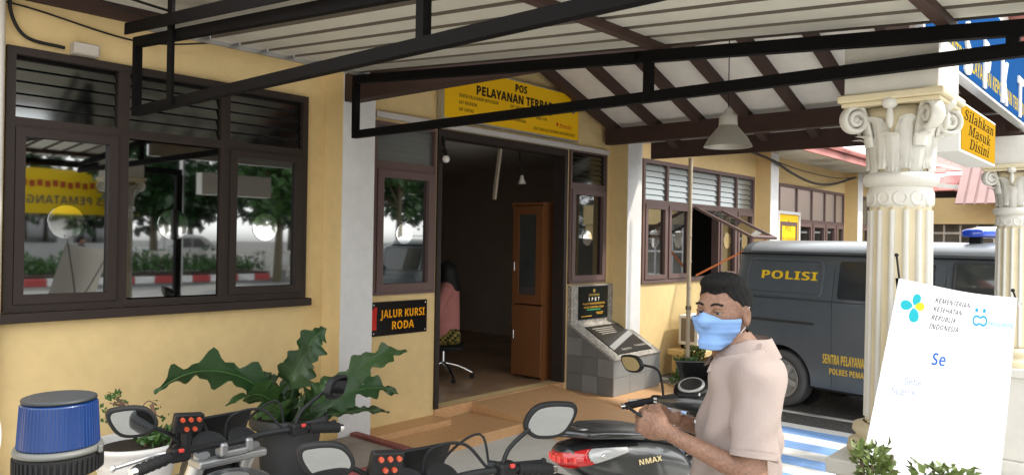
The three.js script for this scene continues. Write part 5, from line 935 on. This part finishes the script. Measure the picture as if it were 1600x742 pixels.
  for (const s of [-1, 1]) mesh('shoe', loft([[-.1, .04, s * .1, .025, .03, 2.4], [-.07, .05, s * .1, .04, .045, 2.6], [.05, .045, s * .1, .045, .042, 2.6], [.14, .03, s * .105, .045, .028, 2.6], [.18, .022, s * .105, .02, .016, 2.2]], 22, 5), M.black, p);
  // hair cap, brows, eyes
  const hairF = (x, y, z) => {
    const bump = .001 * Math.sin(x * 210 + z * 130 + 3 * Math.sin(y * 60)) * Math.sin(z * 190 - x * 90 + 2 * Math.sin(x * 70));
    let d = ellD(x, y, z, [-.016, .034, 0], [.1, .093, .0785 + .006 * clamp((y - .04) * 14)]) + bump;
    d = smin(d, ellD(x, y, z, [.012, .098, 0], [.08, .034, .062]) + bump * 2, .015);
    const az = Math.abs(z), ln = .066 + .012 * Math.sin(z * 120) * .3 - .9 * Math.max(0, az - .045), side = x > .0 ? ln + Math.max(0, .03 - x) * -.6 : x > -.02 ? .0 : -.03 + 1.2 * (x + .02) * .4;
    return Math.max(d, side - y);
  };
  const hd = new THREE.Group();
  mesh('hair', nets(hairF, [-.14, -.08, -.1], [.12, .16, .1], .0028).applyMatrix4(hM), M.hair, p);
  for (const s of [-1, 1]) mesh('eyebrow', tube([[.0945, .03, s * .014], [.094, .0355, s * .03], [.081, .031, s * .05]], .0035, 6, 14).applyMatrix4(hM), M.hair, p);
  for (const s of [-1, 1]) mesh('eye', sph(.0765, .009, s * .031, .0122, .0105, .0125, 18).applyMatrix4(hM), mat(L(0.3, 0.27, 0.25), 0.3), p);
  for (const s of [-1, 1]) mesh('iris', sph(.0843, .0085, s * .031 - .001, .0055, .007, .007, 14).applyMatrix4(hM), M.gloss, p);
  for (const s of [-1, 1]) mesh('eyelid', tube([[.084, .01, s * .0175], [.0893, .0145, s * .03], [.083, .011, s * .0445]], .0042, 6, 14).applyMatrix4(hM), M.skin, p);
  void hd; void cp;
  // mask: shell over nose and chin with pleats
  const maskF = (x, y, z) => {
    const pl = .0022 * Math.max(0, Math.sin((y + .1) * 175)), d = headF(x - .004, y, z * .97) - .0075 - pl, top = -.0 + .022 * clamp(1 - Math.abs(z) / .05) - .012, bot = -.112 + .0;
    return Math.max(d, -(headF(x - .004, y, z * .97) - .003), y - top, bot - y, .012 + .35 * Math.abs(y + .05) - x);
  };
  const mk = mesh('face_mask', nets(maskF, [-.02, -.13, -.1], [.15, .05, .1], .0024).applyMatrix4(hM), mat(L(0.16, 0.28, 0.52), 0.85, { bumpMap: BUMPF, bumpScale: .0004 }), p);
  mesh('ear_loop', [-1, 1].flatMap(s => [tube([[.03, -.012, s * .063], [.0, .012, s * .077], [-.022, .022, s * .083]], .0016, 5, 16), tube([[.032, -.092, s * .05], [.0, -.05, s * .073], [-.02, -.025, s * .083]], .0016, 5, 16)].map(g => g.applyMatrix4(hM))), M.white, mk);
  const k = thing('mobile_phone', 'dark phone held in both hands by the masked man', 'phone', [0, 0, 0]); // lies in the hands
  p.updateMatrixWorld(); const ph = mesh('phone_case', xf([bb(-.035, -.0045, -.07, .035, .0045, .07, .004)], { t: [.33, 1.238, -.02], r: [.1, .2, .55] }), M.black, k), sc = mesh('phone_screen', xf([bb(-.031, .0046, -.064, .031, .0056, .064, .0004)], { t: [.33, 1.238, -.02], r: [.1, .2, .55] }), M.gloss, k);
  k.position.copy(p.position); k.rotation.copy(p.rotation); void ph; void sc;
}
// simple clothed figures: seated inside, walking across the yard
function figure(o, segs, parts) { // segs: [name, mat, list of [a,b,ra,rb], lo, hi, h]
  for (const [n, m, l, lo, hi, h] of segs) mesh(n, nets((x, y, z) => { let d = 9; for (const [a, b, r0, r1] of l) d = smin(d, capD(x, y, z, a, b, r0, r1), .04); return d; }, lo, hi, h), m, o);
  void parts;
}
{
  const w = thing('person', 'seated woman in a pink robe with a patterned hem, seen through the doorway', 'person', [6.1, 0.2, -1.1], 2.3);
  // x forward; sits on the chair
  figure(w, [
    ['body', M.skin, [[[-.03, 1.16, 0], [-.01, 1.0, 0], .05, .055], [[0, 1.22, 0], [.0, 1.17, 0], .088, .08], [[.1, .74, -.17], [.3, .68, -.1], .035, .028], [[.3, .68, -.1], [.38, .67, -.09], .03, .02], [[.1, .74, .17], [.3, .68, .1], .035, .028], [[.3, .68, .1], [.38, .67, .09], .03, .02], [[.42, .1, .09], [.5, .04, .1], .04, .03], [[.42, .1, -.09], [.5, .04, -.1], .04, .03]], [-.2, 0, -.3], [.6, 1.36, .3], .014],
    ['headscarf', M.black, [[[-.03, 1.25, 0], [-.02, 1.2, 0], .1, .1], [[-.05, 1.2, 0], [-.05, 1.05, 0], .1, .14]], [-.25, .85, -.3], [.12, 1.4, .3], .014],
    ['robe', mat(L(0.5, 0.2, 0.18), 0.85, { map: T.soft }), [[[-.03, 1.02, -.12], [-.03, 1.02, .12], .085, .085], [[-.03, .98, 0], [-.0, .6, 0], .15, .19], [[-.03, 1.0, -.18], [.08, .76, -.2], .07, .065], [[.08, .76, -.2], [.24, .7, -.13], .065, .06], [[-.03, 1.0, .18], [.08, .76, .2], .07, .065], [[.08, .76, .2], [.24, .7, .13], .065, .06], [[.0, .56, -.1], [.4, .54, -.1], .12, .1], [[.0, .56, .1], [.4, .54, .1], .12, .1]], [-.3, .3, -.34], [.6, 1.2, .34], .016],
    ['patterned_skirt', mat(L(0.6, 0.55, 0.35), 0.85, { map: dataTex(64, (i, j) => { const a = ((i >> 3) + (j >> 3)) % 3; return a === 0 ? [.12, .1, .08] : a === 1 ? [.75, .68, .42] : [.42, .45, .2]; }, true, 4.5) }), [[[-.05, .47, -.12], [.4, .47, -.1], .09, .09], [[-.05, .47, .12], [.4, .47, .1], .09, .09], [[-.12, .5, -.14], [-.1, .38, .14], .09, .09]], [-.3, .3, -.34], [.65, .58, .34], .014]]);
  const c = thing('swivel_stool', 'dark swivel stool with chrome star legs just inside the doorway', 'stool', [6.1, 0.187, -1.1], 2.3);
  mesh('seat', loft([[-.24, .375, 0, .16, .03, 3], [-.2, .375, 0, .22, .035, 3.4], [.2, .375, 0, .22, .035, 3.4], [.25, .37, 0, .16, .02, 3]], 26, 4), M.black, c);
  mesh('column', [cyl([0, .16, 0], [0, .345, 0], .03, .025)], M.chrome, c);
  for (let k = 0; k < 5; k++) { const a = k * 1.2566 + .5, e = [Math.cos(a) * .34, .07, Math.sin(a) * .34]; const l = mesh('leg', tube([[0, .19, 0], [e[0] * .5, .15, e[2] * .5], e], .02, 8), M.chrome, c); mesh('caster', [cyl([e[0], .028, e[2] - .012], [e[0], .028, e[2] + .012], .027), cyl([e[0], .03, e[2]], [e[0], .08, e[2]], .012)], M.black, l); }
}
{
  const w = thing('person', 'person in dark clothes walking across the yard, mirrored in the left window pane', 'person', [8.3, 0, 19.0], 0.4);
  figure(w, [
    ['body', M.skin, [[[.02, 1.56, 0], [.02, 1.5, 0], .095, .08], [[0, 1.46, 0], [0, 1.3, 0], .055, .06], [[.1, 1.0, .24], [.2, .86, .24], .036, .03], [[-.1, 1.0, -.24], [-.2, .86, -.24], .036, .03]], [-.4, .7, -.4], [.4, 1.75, .4], .02],
    ['jacket', mat(L(0.012, 0.02, 0.04), 0.8), [[[0, 1.38, -.14], [0, 1.38, .14], .075, .075], [[0, 1.32, 0], [0, .95, 0], .15, .14], [[0, 1.38, .19], [.02, 1.1, .24], .065, .055], [[.02, 1.1, .24], [.16, .9, .24], .05, .04], [[0, 1.38, -.19], [-.05, 1.1, -.24], .065, .055], [[-.05, 1.1, -.24], [-.16, .9, -.24], .05, .04]], [-.4, .7, -.4], [.4, 1.55, .4], .02],
    ['trousers', mat(L(0.03, 0.06, 0.14), 0.85), [[[0, .9, -.08], [.18, .5, -.09], .09, .065], [[.18, .5, -.09], [.26, .1, -.09], .065, .05], [[0, .9, .08], [-.1, .5, .09], .09, .065], [[-.1, .5, .09], [-.34, .16, .09], .065, .05]], [-.5, .02, -.3], [.5, 1.05, .3], .02],
    ['hair', M.hair, [[[.0, 1.62, 0], [-.03, 1.56, 0], .1, .085]], [-.2, 1.4, -.2], [.2, 1.8, .2], .02]]);
}
// ---------- white hanging banner on its stand ----------
{
  const TL = V(3.205, 1.675, 4.469), TR = V(3.802, 1.592, 4.769), BL = V(2.735, .231, 4.327), BR = V(3.372, .194, 4.735), O = TL.clone();
  const b = thing('banner', 'white upright health notice banner hung slightly askew with a teal flower emblem', 'banner', O.toArray());
  const n = 24, m = 12, N = TR.clone().sub(TL).cross(BL.clone().sub(TL)).normalize().negate(), pos = [], uv = [], idx = [];
  for (const lay of [0, 1]) for (let i = 0; i <= n; i++) for (let j = 0; j <= m; j++) {
    const u = j / m, v = i / n, p = TL.clone().lerp(TR, u).lerp(BL.clone().lerp(BR, u), v).sub(O);
    p.addScaledVector(N, .014 * Math.sin(Math.PI * u) * (1 - v) * Math.sin(v * 6) + .008 * Math.sin(u * 7 + v * 4) + .012 * Math.sin(Math.PI * u) + lay * .0015); p.y -= .012 * Math.sin(Math.PI * u) * (1 - v); pos.push(p.x, p.y, p.z); uv.push(u, 1 - v);
  }
  const K = (n + 1) * (m + 1); const back = [];
  for (let i = 0; i < n; i++) for (let j = 0; j < m; j++) { const q = i * (m + 1) + j; back.push(q, q + 1, q + m + 1, q + 1, q + m + 2, q + m + 1); const w = q + K; idx.push(w, w + m + 1, w + 1, w + 1, w + m + 1, w + m + 2); }
  const mk = ix => { const g = new THREE.BufferGeometry(); g.setAttribute('position', new THREE.Float32BufferAttribute(pos, 3)); g.setAttribute('uv', new THREE.Float32BufferAttribute(uv, 2)); g.setIndex(ix); g.computeVertexNormals(); return g; };
  const front = N.dot(V(-3.4, .4, .7)) > 0; void front;
  mesh('banner_cloth', mk(back), mat(L(.78, .78, .78), .6), b, true);
  mesh('banner_print', mk(idx), canvasMat(600, 1440, (x, W, H) => {
    x.fillStyle = '#cfcfd4'; x.fillRect(0, 0, W, H);
    const pet = (cx, cy, a, c, r = 38) => { x.save(); x.translate(cx, cy); x.rotate(a); x.fillStyle = c; x.beginPath(); x.moveTo(0, 0); x.bezierCurveTo(-r, -r * .5, -r * .9, -r * 1.9, 0, -r * 1.9); x.bezierCurveTo(r * .9, -r * 1.9, r, -r * .5, 0, 0); x.fill(); x.restore(); };
    pet(74, 92, -1.6, '#0f8f9c', 26); pet(78, 88, .3, '#0f8f9c', 24); pet(82, 92, 1.45, '#a9ad1c', 22); pet(78, 98, 2.9, '#0f8f9c', 29);
    x.fillStyle = '#202428'; x.font = 'italic bold 27px sans-serif'; ['KEMENTERIAN', 'KESEHATAN', 'REPUBLIK', 'INDONESIA'].forEach((t, i) => x.fillText(t, 165 - i * 3, 62 + i * 34, 190));
    x.strokeStyle = '#0f78ac'; x.lineWidth = 9; x.beginPath(); x.arc(396, 108, 18, .5, 5.6); x.stroke(); x.beginPath(); x.arc(430, 108, 18, 3.6, 8.8); x.stroke(); x.fillStyle = '#0f78ac'; for (const q of [392, 432]) { x.beginPath(); x.arc(q, 66, 9, 0, 7); x.fill(); }
    x.font = 'bold 27px sans-serif'; x.fillText('PeduliLindungi', 456, 126, 136);
    x.fillStyle = '#1d4c96'; x.font = 'bold 66px sans-serif'; x.fillText('Se', 196, 300); x.font = '36px sans-serif'; x.fillStyle = '#5a6c9a'; x.fillText('Sebe', 96, 384); x.fillText('Scan K', 52, 424);
  }, { roughness: .45 }), b, true);
  for (const [p, up] of [[TL, .09], [TR, .03]]) { const q = p.clone().sub(O); mesh('corner_hook', [cyl([q.x + .012, q.y - .01, q.z], [q.x + .012, q.y + up, q.z - .012], .004), sph(q.x + .012, q.y + up, q.z - .012, .008)], M.black, b); mesh('eyelet', new THREE.TorusGeometry(.009, .003, 6, 16).rotateY(-.75).translate(q.x + .02, q.y - .028, q.z + .012), M.alu, b); }
  const C = TL.clone().add(TR).add(BL).add(BR).multiplyScalar(.25).sub(O).add(V(.06, 0, -.05));
  mesh('stand', [tube([[.015, 0, -.01], [C.x, C.y, C.z], [BR.x - O.x, BR.y - O.y, BR.z - O.z - .02]], .006, 6), tube([[TR.x - O.x, TR.y - O.y, TR.z - O.z - .015], [C.x, C.y, C.z], [BL.x - O.x, BL.y - O.y, BL.z - O.z - .01]], .006, 6), tube([[C.x, C.y, C.z], [C.x + .3, .02 - O.y, C.z - .3]], .007, 6), tube([[BL.x - O.x, BL.y - O.y, BL.z - O.z], [BL.x - O.x, .01 - O.y, BL.z - O.z]], .007, 6), tube([[BR.x - O.x, BR.y - O.y, BR.z - O.z], [BR.x - O.x, .01 - O.y, BR.z - O.z]], .007, 6)], M.steel, b);
}
tag(mesh('white_hose', new THREE.TorusGeometry(.055, .005, 8, 30).scale(1, 1.4, 1).rotateY(.8).translate(.66, 1.2, 2.72), M.white), 'loop of thin white hose at the lower left edge', 'hose');
// ---------- across the yard: what the window film mirrors ----------
{
  const w = thing('white_building', 'long low white building across the yard, mirrored in the left window pane', 'building', [8, 0, 44]);
  mesh('wall', [bb(-6, 0, 0, 11, 4.4, 6)], M.white, w); mesh('roof', bb(-6.4, 4.401, -.6, 11.4, 4.7, 6.4), M.alu, w);
  for (let k = 0; k < 6; k++) mesh('window', bb(-4.6 + k * 2.6, 1.2, -.03, -2.9 + k * 2.6, 2.6, -.002), M.filmD, w);
  mesh('canopy_strip', bb(-6, 2.9, -.9, 11, 3.05, -.001), M.white, w);
}
{
  const b = thing('yellow_banner', 'long yellow cloth banner strung across the yard, mirrored in the left window pane', 'banner', [10.2, 3.35, 27]);
  const face = canvasMat(1536, 320, (x, W, H) => { x.fillStyle = '#c9a80f'; x.fillRect(0, 0, W, H); x.fillStyle = '#8d2a1c'; x.textAlign = 'center'; for (let i = 0; i < 26; i++) x.fillRect(120 + i * 50, 80 + (i * 7) % 13, 36, 46); x.fillStyle = '#26304a'; x.font = 'bold 82px sans-serif'; x.fillText('POLRES PEMATANGSIANTAR', W / 2, 250, W * .85); });
  mesh('banner_cloth', bb(-4, -.85, .002, 4, .85, .02), M.yellow, b); mesh('banner_print', plate(8, 1.7).rotateY(Math.PI), face, b, true);
  for (const s of [-1, 1]) mesh('banner_pole', cyl([s * 4.05, -3.35, .02], [s * 4.05, 1.1, .02], .05), M.alu, b);
}
{
  const f = thing('planting_bed', 'planting bed with a red and white kerb across the yard, mirrored in the left window', 'planter', [9, 0, 23]);
  for (let k = 0; k < 20; k++) mesh('kerb_stone', bb(-6 + k * .7, 0, -.2, -6 + k * .7 + .69, .25, 0, .02), k % 2 ? mat(L(.4, .05, .05), .7) : M.lineW, f);
  mesh('bed_soil', bb(-6, 0, 0.002, 8, .34, 3), M.soil, f);
  mesh('bed_foliage', leafBits(5200, () => { const x = rr(-6, 8), z = rr(.1, 2.9), h = .5 + .45 * Math.sin(x * 1.7) * Math.sin(z * 2 + x); return [V(x, .34 + rnd() * Math.max(.15, h), z), V(0, 1, 0)]; }, .16), M.leafM, f).userData.kind = 'stuff';
}
{
  const f = thing('pale_fence', 'pale low picket fence across the yard, mirrored in the middle window pane', 'fence', [15.2, 0, 24.5]);
  mesh('fence_rail', [bb(-5, .3, -.03, 9, .4, .03), bb(-5, 1.0, -.03, 9, 1.15, .03)], M.soffit, f); for (let k = 0; k < 36; k++) mesh('picket', bb(-5 + k * .39, 0, -.06, -5 + k * .39 + .16, 1.12, -.031), M.soffit, f);
}
{
  const t = thing('white_pickup', 'white double cab pickup parked across the yard, mirrored in the middle window pane', 'pickup', [15.5, 0, 28]);
  mesh('body', [loft([[-2.5, .85, 0, .6, .25, 5], [-2.45, .85, 0, .86, .35, 6], [-.6, .85, 0, .88, .38, 6], [1.2, .85, 0, .88, .36, 6], [2.3, .8, 0, .86, .32, 5], [2.55, .75, 0, .6, .2, 4]], 32, 5)], M.white, t);
  mesh('cab', loft([[-.75, 1.25, 0, .75, .2, 5], [-.6, 1.4, 0, .74, .34, 5], [.6, 1.42, 0, .73, .34, 5], [1.25, 1.2, 0, .75, .1, 5]], 28, 5), M.white, t);
  for (const s of [-1, 1]) { mesh('side_glass', [prism([[-.5, 1.25], [.05, 1.25], [.05, 1.62], [-.45, 1.62]], .01).translate(0, 0, s * .75), prism([[.12, 1.25], [.8, 1.25], [.45, 1.62], [.12, 1.62]], .01).translate(0, 0, s * .75)], M.gloss, t); for (const x of [-1.6, 1.6]) mesh('wheel', cyl([x, .36, s * .7], [x, .36, s * .92], .36, .36, 28), M.rubber, t); }
}
{
  const l = thing('lamp_post', 'grey lamp post across the yard, mirrored in the middle window pane', 'lamp post', [12.4, 0, 21.5]);
  mesh('post', cyl([0, 0, 0], [0, 5.6, 0], .09, .06), M.alu, l); mesh('arm', tube([[0, 5.55, 0], [.3, 5.8, 0], [1.0, 5.85, 0]], .04, 8), M.alu, l); mesh('lantern', box(.5, .08, .2, 1.15, 5.83, 0, .03), M.alu, l);
}
function tree(x, z, h, r, m) {
  const t = thing('yard_tree', 'green leafy tree across the yard, seen only as a reflection in the window film', 'tree', [x, 0, z], rr(0, 6), 'trees mirrored in the windows');
  const br = [cyl([0, 0, 0], [.1, h * .5, 0], .18, .11)], cl = []; for (let k = 0; k < 16; k++) { const a = rr(0, 6.28), q = r * rr(.25, .95), y = h * rr(.42, .95); const c = V(Math.cos(a) * q * (1.2 - y / h * .7), y, Math.sin(a) * q * (1.2 - y / h * .7)); cl.push([c, r * rr(.28, .5)]); br.push(tube([[.08, h * .4, 0], [c.x * .5, (h * .4 + c.y) / 2 + .2, c.z * .5], [c.x, c.y, c.z]], .045, 5)); }
  mesh('trunk', br, M.stem, t);
  mesh('crown', leafBits(2600, k => { const [c, q] = cl[k % 16], d = V(rr(-1, 1), rr(-1, 1), rr(-1, 1)).normalize(); return [c.clone().addScaledVector(d, q * Math.cbrt(rnd())), d]; }, .42), m, t);
}
for (const [x, z, h, r, k] of [[14, 31, 7, 2.6, 0], [18.2, 33, 8.5, 3, 1], [22.5, 30, 7, 2.6, 0], [27, 34, 9, 3.4, 1], [33, 31, 8, 3, 0], [10.5, 36, 8, 3, 0], [13.2, 25.5, 6.5, 2.2, 0], [16.2, 21, 7, 2.4, 1], [19.5, 24, 8, 2.8, 0], [24, 23, 8, 3, 1], [30, 27, 9, 3.2, 0], [38, 26, 9, 3.6, 1], [6, 40, 9, 3.4, 1], [40, 36, 9, 3.6, 1], [-3, 36, 8, 3.2, 1], [48, 32, 8, 3.4, 0]]) tree(x, z, h, r, k ? M.leafM : M.leafD);
renderer.render(scene, camera);
